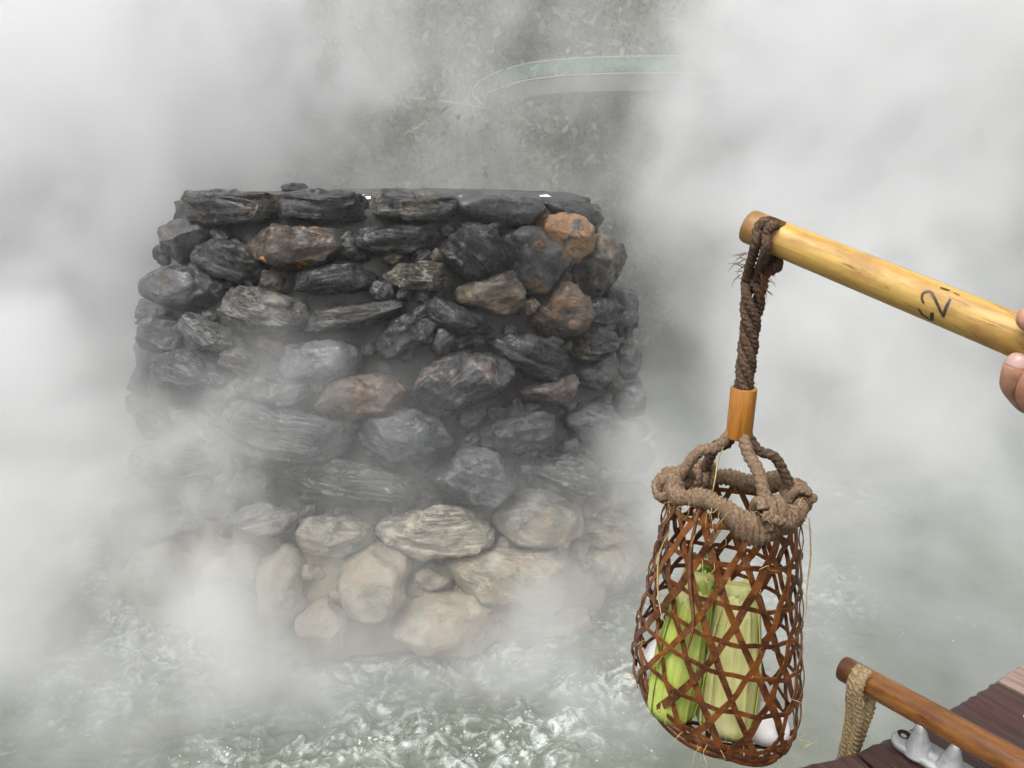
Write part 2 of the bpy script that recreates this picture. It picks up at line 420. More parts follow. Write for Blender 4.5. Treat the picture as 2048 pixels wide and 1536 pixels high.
# ------------------------------------------------------------------ the stone tower
TC = np.array([-.752, 4.94]); TR0, TR1, TZ = 1.80, 1.265, 2.06      # centre, radius at the water, radius at the rim, height
def trad(z): return TR0 + (TR1 - TR0) * z / TZ
tower = empty('stone_tower', (TC[0], TC[1], 0), 'round tapering tower of rough dark slate stones rising from the steaming pool', 'tower')
def build_core():
    na, nz = 220, 90; V = []
    zs = np.linspace(-.6, TZ - .02, nz); an = np.linspace(0, 2 * PI, na, endpoint=False)
    for z in zs:
        r = trad(z) - .04
        V.append(np.stack([r * np.cos(an), r * np.sin(an), 0 * an + z], 1))
    V = np.vstack(V)
    nrm = V.copy(); nrm[:, 2] = 0; nrm /= np.linalg.norm(nrm, axis=1)[:, None]
    V = V + nrm * (.05 * fbm(V * 4.5, 4) + .022 * fbm(V * 16, 3) + .16 * smoothstep(.5, .0, V[:, 2]) * (.25 + fbm(V * 2.6 + 5, 3)))[:, None]
    F = [(k * na + j, k * na + (j + 1) % na, (k + 1) * na + (j + 1) % na, (k + 1) * na + j) for k in range(nz - 1) for j in range(na)]
    # uneven mortared top with a sunken steam vent in the middle
    base = (nz - 1) * na; n0 = len(V)
    rings = [1.12, .95, .75, .62, .56]; zz = [TZ + .005, TZ + .012, TZ + .005, TZ - .03, TZ - .9]
    ex = []
    for r, z in zip(rings, zz):
        q = np.stack([r * np.cos(an), r * np.sin(an), 0 * an + z], 1); q[:, 2] += .02 * fbm(q * 6, 3); ex.append(q)
    V = np.vstack([V] + ex)
    prev = base
    for k in range(len(rings)):
        cur = n0 + k * na
        F += [(prev + j, prev + (j + 1) % na, cur + (j + 1) % na, cur + j) for j in range(na)]; prev = cur
    link('mortar_core', mesh('mortar_core', V, F), M['mortar'], tower)
build_core()

def ico(sub):
    bm = bmesh.new(); bmesh.ops.create_icosphere(bm, subdivisions=sub, radius=1)
    v = np.array([x.co for x in bm.verts]); v /= np.linalg.norm(v, axis=1)[:, None]
    f = [tuple(q.index for q in p.verts) for p in bm.faces]; bm.free(); return v, f
ICO5, ICO4 = ico(5), ico(4)
def poly_radius(poly, th):
    "radius of a star-shaped outline about the origin"
    P = np.asarray(poly); out = np.zeros_like(th); d = np.stack([np.cos(th), np.sin(th)], 1)
    best = np.full(len(th), 1e9)
    for k in range(len(P)):
        a, b = P[k], P[(k + 1) % len(P)]; e = b - a
        den = d[:, 0] * e[1] - d[:, 1] * e[0]
        with np.errstate(divide='ignore', invalid='ignore'):
            t = (a[0] * e[1] - a[1] * e[0]) / den; s = (a[0] * d[:, 1] - a[1] * d[:, 0]) / den
        ok = (t > 1e-6) & (s >= -1e-6) & (s <= 1 + 1e-6)
        best = np.where(ok & (t < best), t, best)
    return np.where(best > 1e8, np.median(best), best)
def stone_mesh(poly, dout, din, kind, seed, big=True):
    "a rock grown from its outline; local x along the layers, z outwards"
    rs = np.random.RandomState(seed); D, F = ICO5 if big else ICO4
    th = np.arctan2(D[:, 1], D[:, 0]); rho = np.sqrt(D[:, 0] ** 2 + D[:, 1] ** 2)
    tt = np.linspace(-PI, PI, 361); rr = poly_radius(poly, tt[:-1]); k = 5 if kind != 'round' else 13
    rr = np.convolve(np.r_[rr[-k:], rr, rr[:k]], np.ones(2 * k + 1) / (2 * k + 1), 'same')[k:-k]
    Rr = np.interp(th, tt, np.r_[rr, rr[0]])
    e1, e2 = {'slab': (.55, .75), 'angular': (.62, .78), 'round': (.85, .92)}[kind]
    p = np.zeros_like(D); q = rho ** e1
    p[:, 0] = Rr * q * np.cos(th); p[:, 1] = Rr * q * np.sin(th)
    p[:, 2] = np.sign(D[:, 2]) * np.abs(D[:, 2]) ** e2 * np.where(D[:, 2] > 0, dout, din)
    size = np.median(rr)
    # broken faces
    for c in range({'slab': 7, 'angular': 9, 'round': 8}[kind]):
        n = rs.normal(size=3); n[2] = abs(n[2]) * 1.1 + .25; n /= np.linalg.norm(n)
        h = (p @ n); top = h.max(); lim = top * rs.uniform(.70, .90) if kind != 'round' else top * rs.uniform(.74, .93)
        p = p - np.maximum(0, h - lim)[:, None] * n * .95
    nrm = D * np.array([1 / size, 1 / size, 1 / dout]); nrm /= np.linalg.norm(nrm, axis=1)[:, None]
    warp = .35 * pnoise(p * 6 + seed)
    lay = (p[:, 1] * (1 if kind == 'slab' else .8) + .45 * p[:, 2]) + .03 * warp + .012 * pnoise(p * np.array([6, 14, 10]) + 3)
    s = lay * {'slab': 52, 'angular': 30, 'round': 14}[kind]; si = np.floor(s); fr = s - si
    hsh = np.sin(si * 127.1 + seed * 3.7) * 43758.5; a0 = hsh - np.floor(hsh)
    hs2 = np.sin((si + 1) * 127.1 + seed * 3.7) * 43758.5; a1 = hs2 - np.floor(hs2)
    st = a0 + (a1 - a0) * smoothstep(.62, 1.0, fr) - .5
    amp = {'slab': .026, 'angular': .013, 'round': .003}[kind] * min(1, size / .10)
    p = p + nrm * (amp * st)[:, None]
    p = p + nrm * (size * .20 * fbm(p * 1.15 / max(size, .05) + seed, 3) + (.012 if kind != 'round' else .007) * fbm(p * 22 + seed, 4, .6))[:, None]
    return mesh('stone', p, F)

# outline of each stone that shows, as traced on the tower face, with kind, layer tilt (deg), tint, patch colour, patch amount
DK, DG, GR, BG_, BR, TN, CR = (.030, .029, .030), (.045, .044, .045), (.085, .085, .086), (.10, .105, .115), (.075, .054, .038), (.17, .135, .095), (.42, .39, .31)
OR_, RU, LI, PK = (.25, .135, .06), (.125, .068, .036), (.62, .24, .015), (.15, .115, .105)
ST = [
 # rim course
 ([(345,395),(365,386),(440,387),(540,390),(556,408),(545,435),(480,443),(400,440),(368,430),(350,412)],'slab',2,DG,BR,.42),
 ([(553,397),(600,385),(680,386),(715,390),(731,405),(725,436),(640,441),(562,432),(552,412)],'slab',-2,DG,TN,.25),
 ([(735,395),(770,384),(860,384),(915,395),(923,418),(900,436),(840,441),(770,432),(745,418)],'slab',-4,GR,TN,.40),
 ([(915,402),(940,391),(1010,396),(1080,400),(1106,415),(1100,432),(1060,446),(1000,451),(950,432),(922,412)],'round',-4,(.07,.069,.070),GR,.3),
 ([(1098,408),(1150,402),(1195,413),(1202,425),(1194,455),(1172,466),(1140,456),(1104,432)],'angular',-10,DG,GR,.2),
 # second course
 ([(327,475),(345,450),(380,440),(425,447),(422,470),(402,490),(395,515),(372,525),(345,507),(328,490)],'round',20,GR,BR,.35),
 ([(400,507),(420,490),(470,482),(500,498),(513,530),(505,550),(480,561),(450,553),(415,532)],'slab',-25,DG,TN,.30),
 ([(493,497),(510,470),(540,455),(600,454),(672,459),(675,480),(662,507),(632,526),(570,531),(530,522),(508,516)],'angular',0,BR,LI,.30),
 ([(717,464),(740,455),(800,452),(860,457),(881,472),(878,490),(830,501),(760,501),(720,491)],'slab',0,(.036,.032,.033),DG,.3),
 ([(888,497),(900,467),(935,452),(970,462),(1000,488),(1006,515),(985,545),(950,554),(910,537),(892,517)],'slab',-35,DK,BR,.18),
 ([(1005,482),(1030,463),(1065,459),(1086,475),(1100,510),(1111,540),(1106,566),(1085,581),(1055,579),(1032,555),(1024,520),(1010,500)],'round',-20,(.055,.056,.057),(.17,.085,.04),.38),
 ([(1075,460),(1090,440),(1115,431),(1145,440),(1169,470),(1166,500),(1145,526),(1117,531),(1104,515),(1096,490),(1084,478)],'round',-30,(.075,.072,.066),OR_,.60),
 ([(1158,478),(1185,467),(1205,474),(1224,500),(1221,540),(1206,580),(1190,586),(1178,560),(1150,542),(1158,505)],'angular',-60,(.12,.10,.082),(.17,.10,.06),.4),
 # third course
 ([(296,572),(310,548),(340,537),(380,535),(430,560),(441,586),(420,606),(360,619),(330,609),(300,592)],'round',-10,GR,BR,.35),
 ([(571,577),(600,550),(650,535),(710,531),(741,545),(736,570),(690,581),(620,580)],'slab',12,DG,GR,.35),
 ([(771,547),(790,531),(850,529),(896,535),(901,560),(885,573),(840,576),(795,571)],'slab',-5,(.10,.085,.062),(.30,.27,.21),.38),
 ([(911,581),(950,565),(990,554),(1020,546),(1042,560),(1056,600),(1040,621),(990,626),(945,606),(920,596)],'angular',10,(.16,.135,.10),(.24,.13,.05),.36),
 ([(1079,605),(1090,580),(1120,564),(1160,574),(1173,600),(1166,640),(1140,671),(1100,667),(1079,642)],'angular',-15,(.085,.065,.050),RU,.50),
 ([(1164,626),(1185,597),(1210,599),(1231,625),(1229,646),(1200,659),(1170,651)],'slab',-8,DK,DG,.3),
 ([(1213,582),(1240,577),(1257,590),(1255,650),(1236,671),(1222,642)],'angular',-70,GR,DG,.3),
 ([(1048,602),(1066,596),(1074,612),(1058,628)],'angular',20,(.12,.11,.09),TN,.5),
 ([(385,532),(412,533),(452,572),(448,592),(425,588),(400,560)],'slab',-45,GR,DG,.3),
 ([(442,585),(510,578),(580,600),(601,640),(560,661),(480,652),(440,622)],'slab',-15,(.13,.12,.11),TN,.35),
 ([(1206,500),(1226,495),(1232,530),(1226,565),(1212,575)],'round',80,DG,BR,.3),
 # fourth course
 ([(607,642),(640,621),(720,605),(800,597),(811,615),(790,631),(720,651),(640,662),(610,657)],'slab',10,(.075,.072,.068),BR,.35),
 ([(852,602),(880,598),(940,619),(976,640),(987,661),(960,671),(910,661),(868,641)],'slab',-27,(.036,.035,.036),DG,.3),
 ([(744,692),(770,656),(810,638),(850,639),(876,660),(862,681),(820,697),(780,713),(755,709)],'angular',25,DG,BR,.35),
 ([(361,641),(385,629),(440,659),(472,690),(452,706),(400,687),(367,662)],'slab',-32,(.15,.15,.145),GR,.35),
 ([(285,652),(320,635),(356,650),(366,690),(330,706),(290,692)],'round',0,GR,DG,.3),
 ([(995,682),(1040,664),(1100,684),(1126,710),(1140,750),(1100,758),(1050,741),(1008,716)],'slab',-25,DG,GR,.3),
 ([(1139,682),(1170,659),(1210,664),(1226,690),(1211,716),(1170,721),(1149,711)],'slab',-5,DG,(.12,.10,.05),.40),
 ([(1164,732),(1200,704),(1227,715),(1227,750),(1201,776),(1175,766)],'angular',10,GR,DG,.3),
 ([(1224,697),(1250,689),(1273,720),(1271,750),(1250,762),(1230,746)],'round',0,GR,DG,.3),
 # fifth course
 ([(547,722),(590,690),(650,684),(710,694),(717,720),(692,746),(620,756),(560,747)],'round',5,(.11,.115,.125),GR,.3),
 ([(831,782),(850,741),(880,719),(930,707),(980,711),(1010,734),(1020,765),(990,791),(930,816),(880,823),(845,806)],'angular',35,(.055,.054,.055),PK,.38),
 ([(631,802),(660,770),(710,754),(760,754),(801,775),(809,800),(781,826),(720,833),(665,829)],'round',5,(.125,.095,.072),(.15,.095,.065),.42),
 ([(481,782),(500,760),(550,744),(611,760),(614,790),(580,811),(520,809)],'angular',5,DG,GR,.3),
 ([(1059,777),(1110,760),(1150,751),(1164,765),(1156,796),(1110,809),(1064,801)],'angular',10,PK,BR,.35),
 ([(300,722),(380,700),(450,720),(461,760),(380,781),(310,762)],'slab',-5,GR,DG,.3),
 ([(1238,780),(1272,765),(1284,795),(1270,830),(1240,825)],'round',0,GR,DG,.3),
 # sixth course
 ([(440,852),(465,811),(540,814),(640,839),(702,850),(692,886),(630,916),(560,913),(480,896),(445,876)],'slab',-6,(.085,.087,.088),GR,.3),
 ([(723,852),(745,827),(810,819),(860,834),(901,875),(886,906),(850,921),(790,916),(740,891)],'angular',-8,BG_,(.14,.145,.155),.35),
 ([(949,872),(990,845),(1060,829),(1110,837),(1131,865),(1110,887),(1050,897),(980,897),(955,887)],'angular',3,GR,DG,.35),
 ([(1137,832),(1165,811),(1200,811),(1221,850),(1216,879),(1170,882),(1145,870)],'round',10,GR,DG,.3),
 ([(285,832),(340,805),(400,820),(411,860),(360,886),(295,872)],'round',0,GR,DG,.3),
 ([(1179,902),(1220,885),(1290,889),(1298,915),(1260,946),(1200,952),(1180,937)],'slab',-12,DG,GR,.3),
 ([(1232,845),(1275,838),(1296,862),(1280,880),(1240,878)],'round',-12,DG,GR,.3),
 # seventh course
 ([(548,957),(600,935),(680,924),(760,939),(842,970),(848,986),(800,997),(700,987),(600,977)],'slab',-8,(.10,.10,.095),(.30,.30,.28),.35),
 ([(844,977),(860,935),(910,904),(950,899),(990,914),(1027,955),(1022,986),(980,1012),(930,1002),(870,987)],'angular',-25,(.12,.123,.128),GR,.35),
 ([(1068,952),(1100,925),(1140,914),(1181,940),(1187,970),(1150,992),(1110,987),(1080,972)],'slab',-25,(.11,.11,.11),(.22,.22,.21),.35),
 ([(999,1047),(1030,1000),(1080,984),(1130,989),(1167,1045),(1162,1082),(1120,1102),(1070,1100),(1030,1082)],'round',-15,(.22,.215,.195),TN,.4),
 ([(260,902),(330,890),(420,910),(441,950),(350,976),(265,952)],'slab',5,GR,DG,.3),
 ([(455,950),(520,935),(545,960),(530,995),(470,990)],'angular',5,GR,DG,.3),
 ([(1205,975),(1275,965),(1305,1000),(1280,1030),(1215,1020)],'angular',5,GR,DG,.3),
 # eighth course
 ([(761,1062),(800,1035),(880,1019),(960,1029),(987,1055),(960,1087),(900,1112),(860,1114),(800,1097)],'slab',-4,CR,(.30,.28,.24),.3),
 ([(588,1077),(620,1040),(690,1034),(742,1060),(737,1091),(680,1107),(610,1102)],'angular',-4,(.28,.27,.24),CR,.35),
 ([(450,1042),(530,1010),(592,1030),(582,1062),(500,1077)],'slab',20,(.22,.21,.19),GR,.3),
 ([(1169,1062),(1210,1020),(1262,1040),(1252,1082),(1190,1092)],'slab',-25,(.12,.115,.105),GR,.35),
 ([(228,1022),(300,1000),(382,1015),(402,1050),(300,1082),(233,1062)],'slab',0,(.18,.17,.16),GR,.3),
 ([(1275,1055),(1318,1048),(1332,1085),(1300,1110),(1272,1092)],'round',0,(.18,.17,.16),GR,.3),
 # foot course
 ([(683,1152),(720,1099),(770,1094),(817,1120),(802,1192),(771,1232),(720,1237),(689,1202)],'round',-30,CR,TN,.3),
 ([(909,1132),(960,1105),(1060,1099),(1152,1109),(1141,1162),(1091,1202),(1030,1252),(989,1227),(938,1172)],'angular',-30,CR,(.30,.28,.24),.3),
 ([(529,1112),(570,1094),(602,1120),(607,1222),(570,1282),(534,1242)],'round',80,CR,TN,.3),
 ([(1174,1092),(1215,1084),(1257,1120),(1267,1162),(1240,1187),(1189,1152)],'round',-40,(.36,.33,.28),TN,.3),
 ([(400,1112),(480,1090),(522,1120),(512,1202),(430,1222)],'round',0,CR,TN,.3),
 ([(785,1252),(830,1192),(900,1170),(972,1200),(995,1260),(940,1302),(850,1304)],'round',5,(.40,.35,.28),TN,.2),
 ([(598,1235),(650,1202),(695,1242),(684,1292),(622,1302)],'round',0,(.40,.34,.26),TN,.35),
 ([(1050,1268),(1105,1228),(1172,1214),(1195,1250),(1140,1284)],'round',15,(.38,.32,.25),TN,.35),
 ([(278,1102),(350,1090),(392,1130),(372,1202),(298,1202)],'round',0,CR,TN,.3),
]
def cone_hit(px, py, extra=0.):
    d = ray(px, py); o = CAMP.copy(); o[:2] -= TC
    k = (TR1 - TR0) / TZ; r0 = TR0 + extra
    # |o+td|xy = r0 + k z
    a = d[0] ** 2 + d[1] ** 2 - (k * d[2]) ** 2
    b = 2 * (o[0] * d[0] + o[1] * d[1] - (r0 + k * o[2]) * k * d[2])
    c = o[0] ** 2 + o[1] ** 2 - (r0 + k * o[2]) ** 2
    disc = b * b - 4 * a * c
    if disc < 0: return None
    t = (-b - math.sqrt(disc)) / (2 * a); return o + t * d
def put_stone(me, pos, out, tilt, tint, patch, amt, layers, roll=None):
    "pos, out are tower-local"
    z = Vector(out).normalized(); u = Vector((-z.y, z.x, 0)).normalized(); v = z.cross(u)
    a = R(tilt); X = u * math.cos(a) + v * math.sin(a); Y = z.cross(X)
    o = link('stone', me, M['stone'], tower)
    o.matrix_local = Matrix(((X.x, Y.x, z.x, pos[0]), (X.y, Y.y, z.y, pos[1]), (X.z, Y.z, z.z, pos[2]), (0, 0, 0, 1)))
    o['tint'] = tuple(tint); o['patch'] = tuple(patch); o['patch_amount'] = float(amt); o['layers'] = float(layers)
    return o
def build_stones():
    used = []; polys = []
    for i, (poly, kind, tilt, tint, patch, amt) in enumerate(ST):
        P = np.array(poly, float); c = P.mean(0)
        h = None
        for ex in (.03, .08, .14, .2):
            h = cone_hit(c[0], c[1], ex)
            if h is not None: break
        n = np.array([h[0], h[1], 0]); n /= np.linalg.norm(n); n[2] = .24; n /= np.linalg.norm(n)
        camv = np.array([-TC[0], -TC[1], CAMZ]) - h; camv /= np.linalg.norm(camv)
        facing = n.dot(camv)
        out = n if facing > .75 else n + camv * (.75 - facing) * 1.1
        if i < 5: out = out * np.array([1, 1, 0.2])
        out = out / np.linalg.norm(out)
        z = Vector(out); u = Vector((-z.y, z.x, 0)).normalized(); v = z.cross(u)
        a = R(tilt); X = np.array(u * math.cos(a) + v * math.sin(a)); Y = np.cross(out, X)
        o = CAMP.copy(); o[:2] -= TC
        loc = []
        for p in P:
            d = ray(*p); t = (h - o).dot(out) / d.dot(out); q = o + d * t - h
            loc.append((q.dot(X), q.dot(Y)))
        loc = np.array(loc); cc = loc.mean(0); loc -= cc; h = h + X * cc[0] + Y * cc[1]
        ext = loc.max(0) - loc.min(0); m = min(ext)
        dout = float(np.clip(.68 * m, .07, .20)); din = .15
        if kind == 'slab': dout *= 1.05
        me = stone_mesh(loc * 1.12, dout, din, kind, 11 + i)
        put_stone(me, h - np.array(out) * .01, out, tilt, tint, patch, amt, {'slab': 1., 'angular': .6, 'round': .22}[kind])
        used.append(h); polys.append(P)
    # small stones wedged into the joints
    rs = np.random.RandomState(33); placed = []
    def seg_d(p, P):
        best = 1e9; inside = False; n_ = len(P)
        for k in range(n_):
            a, b = P[k], P[(k + 1) % n_]; e = b - a; t = np.clip((p - a).dot(e) / e.dot(e), 0, 1); best = min(best, np.linalg.norm(p - a - t * e))
            if (a[1] > p[1]) != (b[1] > p[1]) and p[0] < a[0] + (p[1] - a[1]) / (b[1] - a[1]) * (b[0] - a[0]): inside = not inside
        return -best if inside else best
    chips = []
    for k in range(8):
        nn = 8; an = np.linspace(0, 2 * PI, nn, endpoint=False) + rs.uniform(-.25, .25, nn)
        poly = np.stack([1.25 * np.cos(an), .85 * np.sin(an)], 1) * rs.uniform(.8, 1.15, nn)[:, None] * .05
        chips.append(stone_mesh(poly, .045, .05, ('angular', 'slab')[k % 2], 700 + k, False))
    for tr in range(2600):
        if len(placed) > 85: break
        fy = rs.uniform(455, 1200); fx = rs.uniform(330 - (fy - 450) * .14, 1200 + (fy - 450) * .14); p = np.array([fx, fy])
        d = min(seg_d(p, P) for P in polys)
        if d < 9: continue
        d = min(d, 34)
        if any(np.linalg.norm(p - q) < d + e for q, e in placed): continue
        h = cone_hit(fx, fy, -.005)
        if h is None: continue
        n = np.array([h[0], h[1], 0]); n /= np.linalg.norm(n); n[2] = .24; n /= np.linalg.norm(n)
        placed.append((p, d)); sc = d * 1.35 * (np.linalg.norm(h + np.array([TC[0], TC[1], -CAMZ])) / FPX) / .05
        tint = [DG, GR, DK, BR, GR][rs.randint(5)] if h[2] > .45 else (.3, .27, .21)
        o = put_stone(chips[rs.randint(8)], h, n, rs.uniform(-40, 40), tint, [BR, GR, DG, TN][rs.randint(4)], .3, .6)
        o.scale = (sc,) * 3
    # the rest of the tower, out of the photograph's sight or only peeping out: courses of mixed stones
    rs = np.random.RandomState(5); protos = []
    for k in range(14):
        kind = ('slab', 'angular', 'round')[k % 3]; nn = rs.randint(7, 10); an = np.sort(rs.uniform(0, 2 * PI, nn) * .3 + np.linspace(0, 2 * PI, nn, endpoint=False))
        wv, hv = rs.uniform(.16, .23), rs.uniform(.085, .13)
        poly = np.stack([wv * np.cos(an), hv * np.sin(an)], 1) * rs.uniform(.85, 1.1, nn)[:, None]
        protos.append((stone_mesh(poly, .085, .12, kind, 300 + k, False), kind))
    U = np.array(used)
    for row in range(10):
        z = min(.10 + row * .212, 1.90); r = trad(z); cnt = int(2 * PI * r / .44)
        for j in range(cnt):
            a = 2 * PI * (j + .5 * (row % 2)) / cnt + rs.uniform(-.04, .04)
            p = np.array([r * math.cos(a), r * math.sin(a), z + rs.uniform(-.03, .03)])
            n = np.array([math.cos(a), math.sin(a), .24]); n /= np.linalg.norm(n)
            camv = np.array([-TC[0], -TC[1], CAMZ]) - p; camv /= np.linalg.norm(camv)
            if n.dot(camv) > (-.10 if z < 1.5 else -.3): continue
            if np.min(np.linalg.norm(U - p, axis=1)) < .24: continue
            me, kind = protos[rs.randint(len(protos))]
            tint = [DG, GR, DK, BR, GR, (.12, .12, .12)][rs.randint(6)] if z > .16 else CR
            put_stone(me, p, n, rs.uniform(-20, 20), tint, [BR, GR, DG, TN][rs.randint(4)], .35, {'slab': 1., 'angular': .6, 'round': .22}[kind])
build_stones()
def build_rim_bits():
    rs = np.random.RandomState(3)
    # two small dark stones and crumbs of lime lying on the rim
    for k, (poly, dz) in enumerate([([(552,386),(570,376),(590,372),(612,375),(615,384),(585,389)], 5.3), ([(762,384),(766,372),(776,368),(781,376),(779,385)], 4.2)]):
        P = np.array(poly, float); c = P.mean(0); h = at_y(c[0], c[1], dz)
        sc = np.linalg.norm(h - CAMP) / FPX; loc = (P - c) * np.array([1, -1]) * sc
        o = link('loose_stone', stone_mesh(loc, .06, .06, 'round', 500 + k, False), M['stone'])
        zz = TZ + .02 + float(-loc[:, 1].min()) * .6
        o.location = (h[0], h[1], zz); o.rotation_euler = (R(90), 0, 0)
        o['tint'] = DK; o['patch'] = DG; o['patch_amount'] = .2; o['layers'] = .3
        o['label'] = ('flat black rock lying on the top of the stone tower', 'small upright black pebble on the top of the stone tower')[k]; o['category'] = 'rock'
    for (px, py, wd, yy) in [(930, 381, .06, 4.1), (950, 386, .07, 4.0), (1090, 401, .06, 4.2), (640, 378, .16, 4.3), (705, 380, .14, 4.3), (545, 384, .08, 4.2), (735, 386, .05, 3.95)]:
        h = at_y(px, py, yy); D, F = ICO4
        v = D * np.array([wd * .55, .05, .007]); v += .016 * np.stack([pnoise(v * 30 + px + q * 9) for q in range(3)], 1)
        o = link('lime_crust', mesh('lime_crust', v, F), M['white'], tower); o.location = (h[0] - TC[0], h[1] - TC[1], TZ + .022)
build_rim_bits()

# ------------------------------------------------------------------ wooden ledge
LZ = 1.60
EDGE = spline([(-.60, .50, 0), (-.25, .555, 0), (.05, .635, 0), (.306, .709, 0), (.396, .736, 0), (.471, .770, 0), (.536, .803, 0), (.694, .898, 0),
               (.86, 1.00, 0), (1.05, 1.13, 0), (1.28, 1.27, 0), (1.55, 1.40, 0), (1.9, 1.52, 0), (2.4, 1.62, 0)], 420)
ELEN = np.r_[0, np.cumsum(np.linalg.norm(np.diff(EDGE, axis=0), axis=1))]
def edge_at(s):
    p = np.array([np.interp(s, ELEN, EDGE[:, k]) for k in range(3)]); q = np.array([np.interp(s + .01, ELEN, EDGE[:, k]) for k in range(3)])
    t = (q - p) / np.linalg.norm(q - p); return p, t, np.array([t[1], -t[0], 0])     # point, tangent, inwards (towards the visitors)
def edge_s(x):
    return float(np.interp(x, EDGE[:, 0], ELEN))
ledge = empty('wooden_ledge', (.40, .65, LZ), 'dark red-brown wooden plank ledge curving round the pool', 'ledge')
def build_ledge():
    rs = np.random.RandomState(21)
    s0 = edge_s(.396); wd = .1345; gap = .004
    ks = range(-6, 24)
    for k in ks:
        a, b = s0 + k * wd + gap / 2, s0 + (k + 1) * wd - gap / 2
        if a < 0 or b > ELEN[-1] - .02: continue
        pa, ta, na = edge_at(a); pb, tb, nb = edge_at(b); dz = rs.uniform(-.002, .002)
        nseg, nl = 14, 5; V = []; ln = .30
        for top in (0, -.038):
            for i in range(nseg + 1):
                f = i / nseg; p = pa + (pb - pa) * f; n = na + (nb - na) * f; n /= np.linalg.norm(n)
                jag = .004 * pnoise(np.array([[p[0] * 90, p[1] * 90, 3.]]))[0] + .0025 * pnoise(np.array([[p[0] * 260, p[1] * 260, 8.]]))[0]
                for j in range(nl):
                    g = (0, .004, .05, .15, ln)[j]; zz = top + dz
                    if top == 0: zz -= (.0035 if j == 0 else 0) + (.002 if i in (0, nseg) else 0)
                    V.append(p + n * (g + (jag if j < 2 else 0)) + np.array([0, 0, LZ + zz]))
        N1 = (nseg + 1) * nl; F = []
        for i in range(nseg):
            for j in range(nl - 1):
                q = i * nl + j; F.append((q, q + 1, q + nl + 1, q + nl)); q += N1; F.append((q + nl, q + nl + 1, q + 1, q))
            q = i * nl; F.append((q, q + nl, q + nl + N1, q + N1)); q += nl - 1; F.append((q + nl, q, q + N1, q + nl + N1))
        for j in range(nl - 1):
            q = j; F.append((q + 1, q, q + N1, q + 1 + N1)); q = nseg * nl + j; F.append((q, q + 1, q + 1 + N1, q + N1))
        mid = (pa + pb) / 2; ang = math.atan2(tb[1], tb[0])
        V = np.array(V) - np.array([mid[0], mid[1], LZ]); c, s = math.cos(-ang), math.sin(-ang)
        V = np.stack([V[:, 0] * c - V[:, 1] * s, V[:, 0] * s + V[:, 1] * c, V[:, 2]], 1)
        o = link('plank', mesh('plank', V, F), M['plank'], ledge, smooth=False)
        o.location = rel((mid[0], mid[1], LZ), ledge); o.rotation_euler = (0, 0, ang)
        base = np.array([.050, .025, .020]) * rs.uniform(.75, 1.2)
        if k == 2: base = np.array([.30, .21, .17]); o['label'] = 'paler worn plank'
        o['tint'] = tuple(float(x) for x in base)
        for f, g in ((.3, .105), (.72, .06)):
            pp = pa + (pb - pa) * f + na * g; D, Fi = ICO4
            if k in (-1, 0, 1, 2, 3):
                ph = np.linspace(0, 2 * PI, 20, endpoint=False); sv = [(.0045 * math.cos(x), .0045 * math.sin(x), .0012) for x in ph] + [(.0055 * math.cos(x), .0055 * math.sin(x), 0) for x in ph]
                sv += [(.0016 * math.cos(x), .0016 * math.sin(x), .0010) for x in ph] + [(0, 0, -.001)]
                sf = [(q, (q + 1) % 20, 40 + (q + 1) % 20, 40 + q) for q in range(20)] + [(20 + q, 20 + (q + 1) % 20, (q + 1) % 20, q) for q in range(20)] + [(40 + q, 40 + (q + 1) % 20, 60) for q in range(20)]
                so = link('screw', mesh('screw', sv, sf), M['screw'], ledge); so.location = rel((pp[0], pp[1], LZ + dz + .0006), ledge)
    # beam under the planks and posts down to the bank
    V, F = [], []
    ss = np.linspace(.02, ELEN[-1] - .03, 60)
    for i, s in enumerate(ss):
        p, t, n = edge_at(s)
        for g, z in ((.05, -.040), (.24, -.040), (.24, -.15), (.05, -.15)): V.append(p + n * g + np.array([0, 0, LZ + z]))
    for i in range(59):
        for j in range(4): F.append((i * 4 + j, i * 4 + (j + 1) % 4, i * 4 + 4 + (j + 1) % 4, i * 4 + 4 + j))
    b = link('beam', mesh('beam', rel(V, ledge), F), M['plank'], ledge, smooth=False); b['tint'] = (.05, .025, .018)
    for s in (.15, .95, 1.9, 2.8):
        p, t, n = edge_at(s); v, f = box(0, 0, -.15 - 1.2, .10, .10, 2.4)
        q = link('post', mesh('post', v, f), M['plank'], ledge, smooth=False); q.location = rel((*(p + n * .145)[:2], LZ), ledge); q['tint'] = (.05, .025, .018)
build_ledge()

